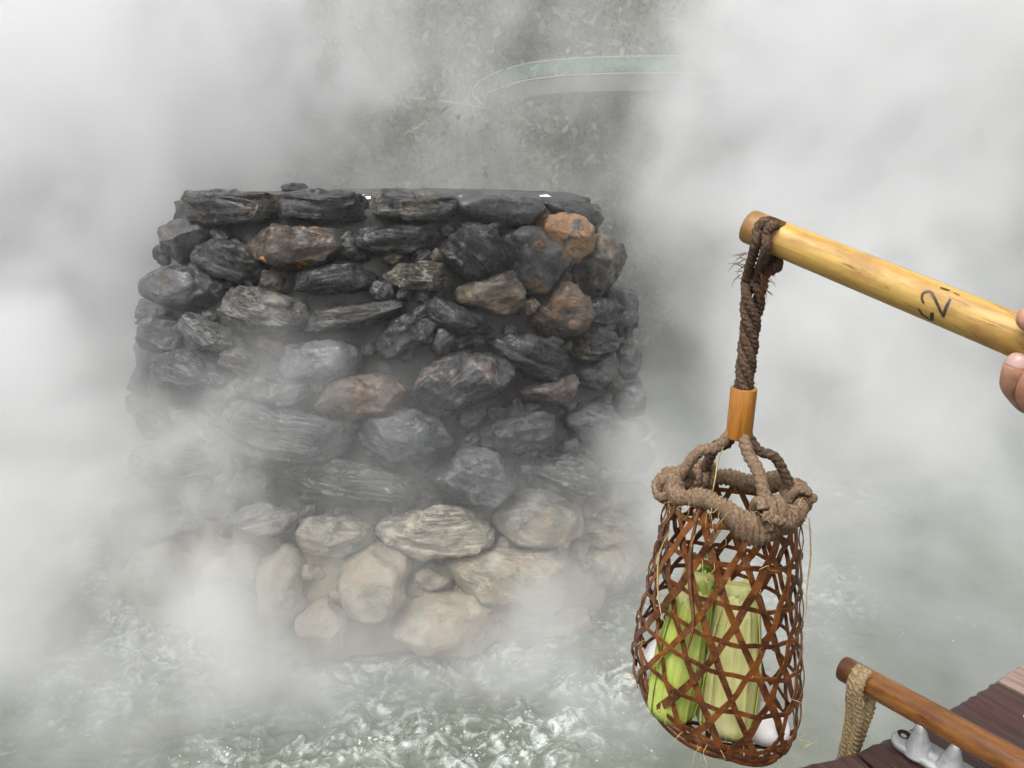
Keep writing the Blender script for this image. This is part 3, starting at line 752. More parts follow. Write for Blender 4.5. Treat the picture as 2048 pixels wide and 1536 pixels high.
def cleat_mesh():
    "cast saddle: flanged base with two bolt holes and two tapering horns; local x along the base"
    parts = []
    # base: stadium slab with raised rim, low valley between horns
    n = 48; L, Wd = .027, .0135
    ph = np.linspace(0, 2 * PI, n, endpoint=False)
    def stad(r): return np.stack([np.where(np.cos(ph) > 0, L, -L) * (np.abs(np.cos(ph)) > 1e-9) + r * np.cos(ph), r * np.sin(ph)], 1)
    prof = [(.0165, 0), (.0165, .0045), (.0150, .0065), (.0115, .0070), (.0060, .0066)]
    V = [];
    for r, z in prof: V.append(np.c_[stad(r), np.full(n, z)])
    F = []
    for k in range(len(prof) - 1):
        F += [(k * n + j, k * n + (j + 1) % n, (k + 1) * n + (j + 1) % n, (k + 1) * n + j) for j in range(n)]
    F.append(tuple((len(prof) - 1) * n + j for j in range(n))); F.append(tuple(range(n - 1, -1, -1)))
    parts.append((np.vstack(V), F))
    def horn(x0, lean):
        path = spline([(x0, -.004, .002), (x0 + lean * .2, -.0045, .012), (x0 + lean * .6, -.005, .024), (x0 + lean, -.005, .0345)], 18)
        return tube(path, lambda t, p: (.0105 * (1 - t) ** 1.4 + .0048) * (1 if t < .93 else .82) * (1 + .0 * p), 18)
    parts.append(horn(-.015, -.002)); parts.append(horn(.015, .002))
    # web between the horns
    parts.append(tube(spline([(-.015, -.004, .012), (-.006, -.004, .0068), (.006, -.004, .0068), (.015, -.004, .012)], 20), .0055, 12))
    V, F = merge(parts); V = V + .0005 * np.stack([pnoise(V * 180 + q * 7) for q in range(3)], 1)
    return mesh('casting', V, F)
CLEAT = cleat_mesh()
def disc_ring(r0, r1, z, n=24):
    ph = np.linspace(0, 2 * PI, n, endpoint=False)
    V = [(r0 * math.cos(a), r0 * math.sin(a), z) for a in ph] + [(r1 * math.cos(a), r1 * math.sin(a), z + .0012) for a in ph] + [(0, 0, z - .003)]
    return V, [(j, (j + 1) % n, n + (j + 1) % n, n + j) for j in range(n)] + [((j + 1) % n, j, 2 * n) for j in range(n)]
BOLT = mesh('bolt_hole', *disc_ring(.0042, .0062, .0078))
def cleat(loc, ang, label, scale=1):
    e = empty('pole_cleat', loc, label, 'cleat'); e.rotation_euler = (0, 0, ang); e.scale = (scale,) * 3
    link('casting', CLEAT, M['metal'], e)
    for x in (-.0335, .0335):
        b = link('bolt_hole', BOLT, M['dark'], e); b.location = (x, .001, 0)
    return e

# ------------------------------------------------------------------ bamboo poles
def culm(name, A, B, r0, r1, mat, parent, hole_dir, hole_at, hole_r, nodes):
    "hollow culm from tip A to B with a drilled hole; object x runs along it"
    A, B = np.array(A, float), np.array(B, float); L = np.linalg.norm(B - A)
    prof = [(0.0015, r0 * .62), (0.0, r0 * .70), (0.0, r0 * .95), (.0025, r0 * 1.0)]
    for x in np.linspace(.006, L - .002, 90):
        r = r0 + (r1 - r0) * x / L
        for nx in nodes: r += .0016 * math.exp(-((x - nx) / .006) ** 2) - .0010 * math.exp(-((x - nx - .007) / .004) ** 2)
        prof.append((x, r))
    prof += [(L, r1), (L, r1 * .7)]
    inner = [(L - .002, r1 * .62), (.012, r0 * .62), (.0105, .0004)]
    n = 48; ph = np.linspace(0, 2 * PI, n, endpoint=False); V = []
    pr = prof + inner
    for x, r in pr: V.append(np.stack([0 * ph + x, r * np.cos(ph), r * np.sin(ph)], 1))
    F = [(k * n + j, (k + 1) * n + j, (k + 1) * n + (j + 1) % n, k * n + (j + 1) % n) for k in range(len(pr) - 1) for j in range(n)]
    # front: join inner wall to the tip ring
    m = len(pr)
    F.append(tuple((m - 1) * n + j for j in range(n - 1, -1, -1)))
    # septum closing the tip (dark inside), as in a culm cut beside a node
    F.append(tuple(range(n)))
    V = np.vstack(V)
    me = mesh(name, V, F)
    X = Vector((B - A) / L); Zv = Vector((0, 0, 1)); Y = Zv.cross(X).normalized(); Z = X.cross(Y)
    mw = Matrix(((X.x, Y.x, Z.x, A[0]), (X.y, Y.y, Z.y, A[1]), (X.z, Y.z, Z.z, A[2]), (0, 0, 0, 1)))
    ob = link(name, me, mat, None)
    # drill the hole for real
    hd = mw.to_3x3().inverted() @ Vector(hole_dir)
    hd = Vector((0, hd.y, hd.z)).normalized()
    cp = tube([np.array([hole_at, 0, 0]) + np.array(hd) * t for t in (-r0 * 1.6, r0 * 1.6)], hole_r, 28)
    co = link('drill', mesh('drill', *cp), M['dark'], None, smooth=False)
    md = ob.modifiers.new('b', 'BOOLEAN'); md.object = co; md.operation = 'DIFFERENCE'; md.solver = 'EXACT'
    dg = bpy.context.evaluated_depsgraph_get(); new = bpy.data.meshes.new_from_object(ob.evaluated_get(dg))
    ob.modifiers.clear()
    if len(new.polygons) > 100: ob.data = new
    ob.data.name = name
    bpy.data.objects.remove(co)
    ob.parent = parent; ob.matrix_local = Matrix.Translation(-Vector(parent.location)) @ mw
    # smooth with sharp drilled edge
    ob.data.shade_smooth()
    try: ob.data.set_sharp_from_angle(angle=R(38))
    except Exception: pass
    return ob, mw
T0 = at_depth(1497, 452, .704); T0[1] = .716
PH = at_depth(2010, 662, .575)
pdir = (PH - T0) / np.linalg.norm(PH - T0)
pole = empty('bamboo_pole', tuple(T0), 'yellow bamboo pole with a black handwritten 2, held in a hand', 'pole')
PR0, PR1 = .0153, .0166
TB = T0 + pdir * .62
toCam = (CAMP - T0) / np.linalg.norm(CAMP - T0)
culm1, mw1 = culm('culm', T0, TB, PR0, PR1, M['bamboo'], pole, tuple(np.array([0, 0, 1.0]) * .86 + toCam * .5), .0250, .0102, [.40])

def pole_hit(px, py):
    d = ray(px, py); d = d / np.linalg.norm(d); o = CAMP - T0
    dp = d - pdir * d.dot(pdir); op = o - pdir * o.dot(pdir)
    a = dp.dot(dp); b = 2 * dp.dot(op)
    best = None
    r = PR0 + .0011
    c = op.dot(op) - (r + .00055) ** 2; disc = b * b - 4 * a * c
    t = (-b - math.sqrt(max(disc, 0))) / (2 * a); h = o + d * t
    ax = h.dot(pdir); n = h - pdir * ax; n /= np.linalg.norm(n)
    rr = PR0 + (PR1 - PR0) * ax / .62 + .0003
    return T0 + pdir * ax + n * rr, n
def stroke(pts, wpx):
    pts = spline([(x, y, 0) for x, y in pts], 26)[:, :2]; V = []
    H = [pole_hit(*p) for p in pts]; P = np.array([h[0] for h in H]); N = np.array([h[1] for h in H]); T = np.gradient(P, axis=0)
    S = np.cross(N, T); S /= np.linalg.norm(S, axis=1)[:, None] + 1e-9
    wd = wpx * .58 / FPX / 2; k = len(P)
    wv = wd * (.75 + .35 * np.sin(np.linspace(.3, 2.9, k)) + .15 * pnoise(np.c_[np.linspace(0, 5, k), np.zeros((k, 2))]))
    V = np.vstack([P - S * wv[:, None], P + N * .0001, P + S * wv[:, None]])
    F = [(i, i + 1, k + i + 1, k + i) for i in range(k - 1)] + [(k + i, k + i + 1, 2 * k + i + 1, 2 * k + i) for i in range(k - 1)]
    return V, F
ink = merge([stroke([(1847, 607), (1843, 597), (1846, 586), (1855, 582), (1863, 584), (1872, 603), (1880, 622), (1885, 635)], 5.2),
             stroke([(1885, 635), (1889, 622), (1895, 608), (1901, 596)], 6.0),
             stroke([(1835, 618), (1843, 630), (1853, 638), (1861, 644)], 4.5), stroke([(1864, 626), (1862, 634), (1863, 643)], 7.0),
             stroke([(1881, 573), (1890, 576), (1900, 579)], 5.0), stroke([(1908, 583), (1920, 589)], 2.5)])
link('marker_writing', mesh('marker_writing', rel(ink[0], pole), ink[1]), M['ink'], pole)

# second pole lying on the ledge
Q0 = at_depth(1686, 1336, .955); Q1 = at_depth(2030, 1535, .80)
Q1[2] = Q0[2] + .004
qdir = (Q1 - Q0) / np.linalg.norm(Q1 - Q0)
pole2 = empty('bamboo_pole', tuple(Q0), 'dark varnished bamboo pole lying on the plank ledge with a jute rope through its end', 'pole')
culm2, mw2 = culm('culm', Q0, Q0 + qdir * .62, .0158, .0165, M['bamboo_dark'], pole2, tuple(np.array([0, 0, 1.0]) * .8 + (CAMP - Q0) / np.linalg.norm(CAMP - Q0) * .55), .030, .0080, [.45])
LZ_need = Q0[2] - .0165
# cleats
cl_l = at_z(1872, 1520, LZ + .004); ang2 = math.atan2(qdir[1], qdir[0])
cleat((cl_l[0], cl_l[1], LZ + .0015), ang2, 'cast metal cleat with two blunt horns beside the dark varnished pole', 1.15)
# ------------------------------------------------------------------ jute rope through the second pole
def jute():
    Zu = np.array([0, 0, 1.0]); c = Q0 + qdir * .030; cam2 = (CAMP - c) / np.linalg.norm(CAMP - c)
    out = Zu * .8 + cam2 * .55; out -= qdir * out.dot(qdir); out /= np.linalg.norm(out)
    side = np.cross(qdir, Zu); side /= np.linalg.norm(side)
    if side.dot(cam2) < 0: side = -side
    e = empty('jute_rope', tuple(c), 'pale braided jute rope hanging in a loop from the dark pole end', 'rope')
    for k, (dx, far) in enumerate([(-.0035, 0), (.0045, 0), (.000, 1)]):
        a = qdir * dx
        if not far:
            pts = [c + a * .5 - out * .006, c + a + out * .012, c + a + out * .019 + side * .006, c + a + side * .0225 + Zu * .004, c + a + side * .021 - Zu * .016,
                   c + a * 1.1 + side * .015 - Zu * .05, c + a * 1.2 + side * .012 - qdir * .003 - Zu * .10, c + a * 1.4 + side * .012 - qdir * .006 - Zu * .16, c + a + side * .010 - qdir * .01 - Zu * .26]
        else:
            pts = [c - out * .004, c - out * .016, c - out * .021 - Zu * .008 - side * .002, c + qdir * .006 - side * .008 - Zu * .035, c + qdir * .002 - side * .006 - Zu * .07, c - qdir * .002 - Zu * .12, c - qdir * .006 - Zu * .2, c - qdir * .01 - Zu * .26]
        v, f = rope(spline(pts, 90), .0064, plies=3, pitch=.021, rough=.16, seed=k * 5)
        link('strand', mesh('strand', rel(v, e), f), M['jute'], e)
    rs = np.random.RandomState(4); fib = []
    for k in range(26):
        s = c - Zu * rs.uniform(.0, .13) + side * .014 + qdir * rs.uniform(-.008, .008)
        d = rs.normal(size=3); d /= np.linalg.norm(d); l = rs.uniform(.008, .022)
        fib.append(tube(spline([s, s + d * l * .5 + rs.normal(size=3) * .003, s + d * l + rs.normal(size=3) * .004], 8), .00022, 4))
    v, f = merge(fib); link('loose_fibre', mesh('loose_fibre', rel(v, e), f), M['straw'], e, kind='stuff')
jute()

# ------------------------------------------------------------------ hanging basket
BC = np.array([.2225, .711]); BZ, BH = 1.688, .243
basket = empty('wicker_basket', (BC[0], BC[1], BZ), 'brown open-weave wicker basket of corn and eggs hanging by a rope', 'basket')
def brad(t):          # t 0 bottom .. 1 rim
    return float(np.interp(t, [0, .04, .12, .25, .45, .65, .85, 1.0], [.082, .0865, .0885, .0870, .0805, .0740, .0680, .0625]))
def bpt(theta, t, dr=0.):
    r = brad(t) + dr; x, y = r * math.cos(theta), r * math.sin(theta)
    z = t * BH - (x / .085) * (.020 * (1 - t) + .004) + (y / .085) * (.004 - .014 * t)
    sag = -.004 * (1 - t)
    return np.array([x + sag, y, z])
def strip(pts_fun, ts, width, thick=.0010):
    "flat splint following a curve on the basket wall"
    C = np.array([pts_fun(t) for t in ts]); T = np.gradient(C, axis=0); T /= np.linalg.norm(T, axis=1)[:, None]
    out = C.copy(); out[:, 2] = 0; out /= np.linalg.norm(out, axis=1)[:, None] + 1e-9
    W = np.cross(T, out); W /= np.linalg.norm(W, axis=1)[:, None]; N = np.cross(W, T)
    k = len(C); V = []
    for a, b in ((-.5, -.5), (-.5, .5), (0, .62), (.5, .5), (.5, -.5), (0, -.5)):
        V.append(C + W * (a * width)[:, None] + N * b * thick)
    V = np.vstack(V); m = 6
    F = [(j * k + i, j * k + i + 1, ((j + 1) % m) * k + i + 1, ((j + 1) % m) * k + i) for j in range(m) for i in range(k - 1)]
    F += [tuple(j * k for j in range(m)), tuple(j * k + k - 1 for j in range(m - 1, -1, -1))]
    return V, F
def build_basket():
    rs = np.random.RandomState(12); ND = 14; NH = 7; dz = 1.0 / NH
    tw = PI / ND / dz                        # turn per unit t so that families cross once per course
    for fam in (1, -1):
        for k in range(ND):
            a0 = 2 * PI * (k + .25) / ND + rs.uniform(-.03, .03); ph = rs.uniform(0, 6); wob = rs.uniform(.01, .03)
            n = 70; ts = np.linspace(1.0, -.0, n)
            f = lambda t: bpt(a0 + fam * tw * t + wob * math.sin(t * 7 + ph), t, fam * .0009 + .0011 * math.sin(t * NH * 2 * PI + (PI / 2 if fam > 0 else -PI / 2)))
            wd = .0064 * rs.uniform(.80, 1.15) * (1 + .12 * np.sin(np.linspace(0, 9, n) + ph))
            v, q = strip(f, ts, wd); link('splint', mesh('splint', v, q), M['wicker'], basket).data.set_sharp_from_angle(angle=R(50))
    for k in range(NH):
        t0 = (k + .5) * dz + rs.uniform(-.008, .008); ph = rs.uniform(0, 6); n = 110
        if k == 0: t0 = .055
        an = np.linspace(0, 2 * PI * 1.03, n)
        v, q = strip(lambda a: bpt(a + ph, t0 + .006 * math.sin(a * 2 + ph) + .004 * math.sin(a * 5), .0014 * math.sin(a * ND + k)), an, .0052 * rs.uniform(.85, 1.15) * np.ones(n))
        link('hoop', mesh('hoop', v, q), M['wicker'], basket).data.set_sharp_from_angle(angle=R(50))
    # heavy bent foot hoop and woven floor
    n = 120; an = np.linspace(0, 2 * PI * 1.06, n)
    for j in range(3):
        v, q = strip(lambda a: bpt(a + j * 2.0, .0 + .010 * math.sin(a * 3 + j * 2) - .008 * j, -.003 + .002 * math.sin(a * 4 + j)), an, .0062 * np.ones(n), .0022)
        link('foot_hoop', mesh('foot_hoop', v, q), M['wicker'], basket)
    for d in range(3):
        ang = d * PI / 3 + .2
        for k in range(-2, 3):
            off = k * .029; h = math.sqrt(max(.079 ** 2 - off * off, 1e-5)); c, s = math.cos(ang), math.sin(ang)
            tt = np.linspace(-h, h, 24); x = tt * c - off * s; y = tt * s + off * c
            z = -.004 + .0012 * d - (x / .085) * .022 + .0008 * np.sin(tt * 100 + k) - .006 * (1 - (x * x + y * y) / .08 ** 2)
            P = np.stack([x - .004, y, z], 1); w2 = np.array([-s, c, 0]) * .0028
            V = np.vstack([P - w2, P + w2, P + w2 - [0, 0, .0012], P - w2 - [0, 0, .0012]]); m = len(P)
            F = [(j * m + i, j * m + i + 1, ((j + 1) % 4) * m + i + 1, ((j + 1) % 4) * m + i) for j in range(4) for i in range(m - 1)]
            link('floor_splint', mesh('floor_splint', V, F), M['wicker'], basket)
    # wrapped rim: twine wound in uneven bands
    n = 420; an = np.linspace(0, 2 * PI, n, endpoint=False)
    path = np.array([bpt(a, 1.0 + .035 * math.sin(a * 2 + .5) + .02 * math.sin(a * 5), .0) for a in an]); path[:, 2] -= .002
    nseg = 16; P, T, N, B = frames(path, True); ph = np.linspace(0, 2 * PI, nseg, endpoint=False); V = []
    rngs = np.random.RandomState(2); bands = np.interp(np.arange(n), np.linspace(0, n, 22), rngs.uniform(.70, 1.45, 22), period=n)
    for i in range(n):
        ou = path[i].copy(); ou[2] = 0; ou /= np.linalg.norm(ou); up = np.array([0, 0, 1.0])
        tw_ = .84 + .22 * np.abs(np.sin(i * .62 + ph * .5 + 2.2 * np.sin(i * .03)))
        rr = bands[i] * tw_
        V.append(P[i] + (np.cos(ph) * .0070 * rr)[:, None] * ou + (np.sin(ph) * .0122 * rr * np.where(np.sin(ph) < 0, 1.0 + .22 * math.sin(i * .045), .80))[:, None] * up)
    V = np.vstack(V); V = V + .0016 * np.stack([pnoise(V * 260 + q * 9) for q in range(3)], 1) + .0022 * np.stack([pnoise(V * 75 + q * 5) for q in range(3)], 1)
    F = [(i * nseg + j, ((i + 1) % n) * nseg + j, ((i + 1) % n) * nseg + (j + 1) % nseg, i * nseg + (j + 1) % nseg) for i in range(n) for j in range(nseg)]
    rim = link('rim_wrapping', mesh('rim_wrapping', V, F), M['rope_pale'], basket)
    # sleeve
    BX = np.array([BC[0], BC[1], BZ]); SZ0, SZ1 = 1.9915 - BZ, 2.0425 - BZ
    prof = [(.0080, SZ0 + .002), (.0085, SZ0), (.0118, SZ0), (.0125, SZ0 + .001), (.0125, SZ1 - .001), (.0118, SZ1), (.0092, SZ1), (.0088, SZ1 - .004)]
    n = 36; ph = np.linspace(0, 2 * PI, n, endpoint=False)
    V = np.vstack([np.stack([r * np.cos(ph) + .0010 * (z - SZ0) / .05, r * np.sin(ph), 0 * ph + z], 1) for r, z in prof])
    F = [(k * n + j, k * n + (j + 1) % n, ((k + 1) % 8) * n + (j + 1) % n, ((k + 1) % 8) * n + j) for k in range(8) for j in range(n)]
    sl = link('sleeve', mesh('sleeve', V, F), M['sleeve'], basket); sl.data.set_sharp_from_angle(angle=R(35)); sl['label'] = 'smooth amber bamboo sleeve gripping the ropes'
    # four hanging strands from the pole hole, twisted together down to the sleeve
    Zu = np.array([0, 0, 1.0]); c = T0 + pdir * .0250; cc = (CAMP - c) / np.linalg.norm(CAMP - c)
    out = Zu * .86 + cc * .5; out -= pdir * out.dot(pdir); out /= np.linalg.norm(out)
    side = np.cross(pdir, Zu); side /= np.linalg.norm(side)
    if side.dot(cc) < 0: side = -side
    top = np.array([BC[0] + .003, BC[1], c[2] - .034]); bot = np.array([BC[0] + .0005, BC[1], 2.036])
    for k in range(4):
        a = pdir * (-.0045 if k % 2 else .0045)
        if k < 2:
            lead = [c + a * .8 - out * .002, c + a * .9 + out * .009 + side * .003, c + a + out * .0138 + side * .0115, c + a + side * .0198 + Zu * .005, c + a * 1.2 + side * .0205 - Zu * .010]
        else:
            lead = [c + a + out * .004, c + a - out * .012, c + a - out * .0185 - Zu * .002, c + a * 1.2 - side * .006 - Zu * .026]
        pts = list(lead)
        for t in np.linspace(.06, 1, 14):
            cen = top + (bot - top) * t; al = .3 + k * PI / 2 + t * 2 * PI * 1.5; ro_ = .0064 - .0014 * t
            # begin near where the lead ends
            pts.append(cen + ro_ * np.array([math.cos(al), math.sin(al), 0]) + (side * .006 if k < 2 else -side * .004) * (1 - t) ** 3)
        v, f = rope(spline(pts, 260), .0045, plies=3, pitch=.016, nseg=16, rough=.16, seed=k * 3)
        v = v + .0009 * np.stack([pnoise(v * 420 + q * 3) for q in range(3)], 1)
        link('hanging_strand', mesh('hanging_strand', v - BX, f), M['rope'], basket)
    # four legs of rope from the sleeve to knots on the rim
    LEGS = [(PI * .93, .0058), (-PI * .42, .0062), (-PI * .02, .0052), (PI * .60, .0056)]
    for k, (th, rad) in enumerate(LEGS):
        e = bpt(th, 1.0) + np.array([0, 0, .006]); s = np.array([.006 * math.cos(th), .006 * math.sin(th), SZ0 + .006])
        mid = (s + e) / 2 + np.array([.004 * math.cos(th), .004 * math.sin(th), .004 if k != 1 else 0])
        ou = np.array([math.cos(th), math.sin(th), 0]); tg = np.array([-math.sin(th), math.cos(th), 0])
        b0 = bpt(th, 1.0)
        v, f = rope(spline([s, s + (e - s) * .25 + [0, 0, -.003], mid, e - ou * .004, e + ou * .004 - [0, 0, .004]], 80), rad, plies=3, pitch=.022, seed=20 + k)
        link('rope_leg', mesh('rope_leg', v, f), M['rope_pale' if k in (0, 1) else 'rope'], basket)
        # knot: turns about the rim and one crossing turn
        kp = []
        for j in range(64):
            u = j / 63; al = u * 2 * PI * 2.6 + .8
            kp.append(b0 + ou * math.cos(al) * .0105 + np.array([0, 0, math.sin(al) * .0140]) + tg * (u - .5) * .024)
        v, f = rope(kp, rad * .86, plies=3, pitch=.018, seed=40 + k)
        kn = merge([(v, f), rope(spline([b0 + tg * -.014 + ou * .010 + [0, 0, .006], b0 + ou * .0145 + [0, 0, .001], b0 + tg * .013 + ou * .009 + [0, 0, -.006], b0 + tg * .018 - ou * .004 + [0, 0, .004]], 50), rad * .85, pitch=.018, seed=60 + k)])
        link('knot', mesh('knot', *kn), M['rope_pale'], basket)
        if k == 0:
            v, f = rope(spline([b0 + [0, 0, .014], b0 + tg * -.010 - ou * .012 + [0, 0, .016], b0 + tg * -.022 - ou * .020 + [0, 0, .004], b0 + tg * -.010 - ou * .012 + [0, 0, -.002]], 60), rad, pitch=.02, seed=77)
            link('knot', mesh('knot', v, f), M['rope_pale'], basket)
    # frayed ends by the pole, straw blades and loose fibres about the rim
    rs = np.random.RandomState(8); fr = []
    for k in range(46):
        sgn = 1 if k % 3 else -1
        s = top - BX + pdir * sgn * .010 + Zu * rs.uniform(-.012, .014) + side * rs.uniform(-.002, .012)
        d = pdir * sgn * rs.uniform(.4, 1.1) + Zu * rs.uniform(-.9, .2) + side * rs.uniform(-.3, .5); d /= np.linalg.norm(d); l = rs.uniform(.005, .016)
        fr.append(tube(spline([s, s + d * l * .5, s + d * l + rs.normal(size=3) * .002 - Zu * .002], 7), lambda t, p: .00042 * (1.2 - t) + 0 * p, 4))
    v, f = merge(fr); link('frayed_fibre', mesh('frayed_fibre', v, f), M['frayed'], basket, kind='stuff')
    fb = []
    for k in range(130):
        th = rs.uniform(0, 2 * PI); t = rs.choice([1.02, .98, .9, .05, .3, .6, .8, .02], p=[.22, .2, .1, .2, .07, .07, .07, .07]); s = bpt(th, t, .004)
        d = rs.normal(size=3) + np.array([math.cos(th), math.sin(th), -.7]) * 1.0; d /= np.linalg.norm(d); l = rs.uniform(.006, .026)
        fb.append(tube(spline([s, s + d * l * .4 + rs.normal(size=3) * .003, s + d * l * .7 + rs.normal(size=3) * .004 - Zu * .004, s + d * l - Zu * .008], 9), lambda t, p: .00034 * (1.15 - t) + 0 * p, 4))
    v, f = merge(fb); link('loose_fibre', mesh('loose_fibre', v, f), M['straw'], basket, kind='stuff')
    def blade(pts, wd):
        P = spline(pts, 22); T = np.gradient(P, axis=0); T /= np.linalg.norm(T, axis=1)[:, None]
        vw = np.array([.3, -1, .4]); S = np.cross(T, vw); S /= np.linalg.norm(S, axis=1)[:, None]; k = len(P)
        w_ = wd * np.sin(np.linspace(.5, 2.9, k)); Nn = np.cross(S, T)
        V = np.vstack([P - S * w_[:, None], P + Nn * wd * .35, P + S * w_[:, None], P - Nn * wd * .1])
        return V, [(j * k + i, j * k + i + 1, ((j + 1) % 4) * k + i + 1, ((j + 1) % 4) * k + i) for j in range(4) for i in range(k - 1)]
    def bp(px, py, y=None): return at_y(px, py, y or (BC[1] - .07)) - BX
    v, f = blade([bp(1447, 893, .70), bp(1437, 920, .70), bp(1430, 960, .69), bp(1420, 1008, .68)], .0009); link('straw_blade', mesh('straw_blade', v, f), M['straw'], basket)
    v, f = blade([bpt(-2.30, 1.0, .009), bpt(-2.34, .86, .007), bpt(-2.30, .70, .005), bpt(-2.18, .52, .004), bpt(-2.22, .38, .004)], .0026); link('bark_ribbon', mesh('bark_ribbon', v, f), M['frayed'], basket)
    v, f = blade([bpt(-2.75, .86, .006), bpt(-2.82, .74, .008), bpt(-2.78, .60, .005), bpt(-2.65, .50, .004), bpt(-2.55, .46, .003)], .0012); link('straw_blade', mesh('straw_blade', v, f), M['straw'], basket)
    v, f = blade([bpt(-.35, .95, .008), bpt(-.30, .80, .009), bpt(-.33, .68, .006), bpt(-.40, .55, .004)], .0010); link('straw_blade', mesh('straw_blade', v, f), M['straw'], basket)
build_basket()

# ------------------------------------------------------------------ corn and eggs
def corn(A, B, r, top_r, mats, label, seed, spin=0.):
    "ear in its husk: overlapping lengthwise leaves with a cropped tip"
    A, B = np.array(A), np.array(B); L = np.linalg.norm(B - A)
    e = empty('corn_ear', tuple(A), label, 'corn', 'ears of corn in the basket'); rs = np.random.RandomState(seed)
    X = Vector((B - A) / L); e.rotation_mode = 'QUATERNION'; e.rotation_quaternion = X.to_track_quat('Z', 'Y')
    def rad(t): return float(np.interp(t, [0, .06, .2, .45, .7, .9, 1.0], [r * .72, r * .93, r, r * .97, r * .80, r * .62, top_r]))
    def leaf(a0, span, lay, lift, mat, t1=1.0, t0=0.0):
        nt_, na = 30, 13; V = []; UV = []
        for i in range(nt_):
            t = t0 + (t1 - t0) * i / (nt_ - 1)
            for j in range(na):
                u = j / (na - 1); a = a0 + (u - .5) * span * (1 - .12 * t) + .10 * math.sin(t * 3 + lay)
                q = rad(t) + lay * .0007 + lift * (abs(u - .5) * 2) ** 4 + .00055 * math.sin(u * 24 + lay) + .0008 * math.sin(t * 9 + u * 5 + lay)
                tt = t * L + (0 if i < nt_ - 1 else .004 * math.sin(u * 9 + lay * 2))
                V.append((q * math.cos(a), q * math.sin(a), tt)); UV.append((t, u, 0))
        V = np.array(V); k = len(V); inn = V.copy(); s_ = np.linalg.norm(V[:, :2], axis=1); inn[:, :2] *= ((s_ - .0007) / s_)[:, None]
        F = [(i * na + j, i * na + j + 1, (i + 1) * na + j + 1, (i + 1) * na + j) for i in range(nt_ - 1) for j in range(na - 1)]
        F2 = [tuple(x + k for x in q[::-1]) for q in F]
        rimi = [i * na for i in range(nt_)] + [(nt_ - 1) * na + j for j in range(1, na)] + [i * na + na - 1 for i in range(nt_ - 2, -1, -1)] + [j for j in range(na - 2, 0, -1)]
        F3 = [(rimi[i], rimi[(i + 1) % len(rimi)], rimi[(i + 1) % len(rimi)] + k, rimi[i] + k) for i in range(len(rimi))]
        me = mesh('husk_leaf', np.vstack([V, inn]), F + F2 + F3)
        at = me.attributes.new('along', 'FLOAT_VECTOR', 'POINT'); at.data.foreach_set('vector', np.array(UV + UV, np.float32).ravel())
        link('husk_leaf', me, M[mat], e)
    for k in range(5): leaf(spin + k * 2 * PI / 5, 1.9, k % 3, .0004, mats[0], rs.uniform(.97, 1.0))
    for k in range(4): leaf(spin + .5 + k * 2 * PI / 4, 1.15, 3.2 + k * .5, .0016, mats[1 if k % 2 else 0], rs.uniform(.78, .97), rs.uniform(0, .05))
    ph = np.linspace(0, 2 * PI, 24, endpoint=False)     # cut stalk and packed core
    V = np.vstack([np.stack([q * np.cos(ph), q * np.sin(ph), 0 * ph + z], 1) for q, z in ((.001, -.004), (r * .55, -.004), (r * .7, .004), (r * .7, L * .9), (top_r * .8, L * .985), (.001, L * .99))])
    F = [(k * 24 + j, k * 24 + (j + 1) % 24, (k + 1) * 24 + (j + 1) % 24, (k + 1) * 24 + j) for k in range(5) for j in range(24)]
    me = mesh('core', V, F); at = me.attributes.new('along', 'FLOAT_VECTOR', 'POINT'); at.data.foreach_set('vector', np.c_[V[:, 2] * 5, np.tile(ph / 6.3, 6), V[:, 0] * 0].astype(np.float32).ravel())
    link('core', me, M['husk_pale'], e)
corn((.163, .672, 1.700), (.186, .688, 1.856), .0240, .0125, ('husk_green', 'husk_green'), 'bright green corn ear in its husk, leaning beside the left egg'.replace('left ', ''), 1, .4)
corn((.219, .662, 1.690), (.231, .690, 1.842), .0275, .0185, ('husk_pale', 'husk_pale'), 'pale yellow-green corn ear in the middle of the basket', 2, 1.3)
corn((.205, .722, 1.694), (.197, .722, 1.852), .0215, .0120, ('husk_dark', 'husk_dark'), 'dark green corn ear standing behind the other ears', 3, 2.0)
def egg(loc, rot, label, s=1.):
    D, F = ICO4; z = D[:, 2]; v = D * np.array([.0212, .0212, .0275]); v[:, :2] *= (1 - .14 * z)[:, None]
    o = link('egg', mesh('egg', v * s, F), M['egg']); o.location = loc; o.rotation_euler = rot
    o['label'] = label; o['category'] = 'egg'; o['group'] = 'white eggs in the basket'
egg((.1605, .706, 1.742), (.15, .1, 0), 'white egg between the bright green corn and the basket wall')
egg((.2615, .665, 1.694), (1.2, .5, .3), 'white egg lying in front at the foot of the pale corn')
egg((.2540, .716, 1.697), (1.3, .2, 1.2), 'white egg behind the front egg beside the pale corn')

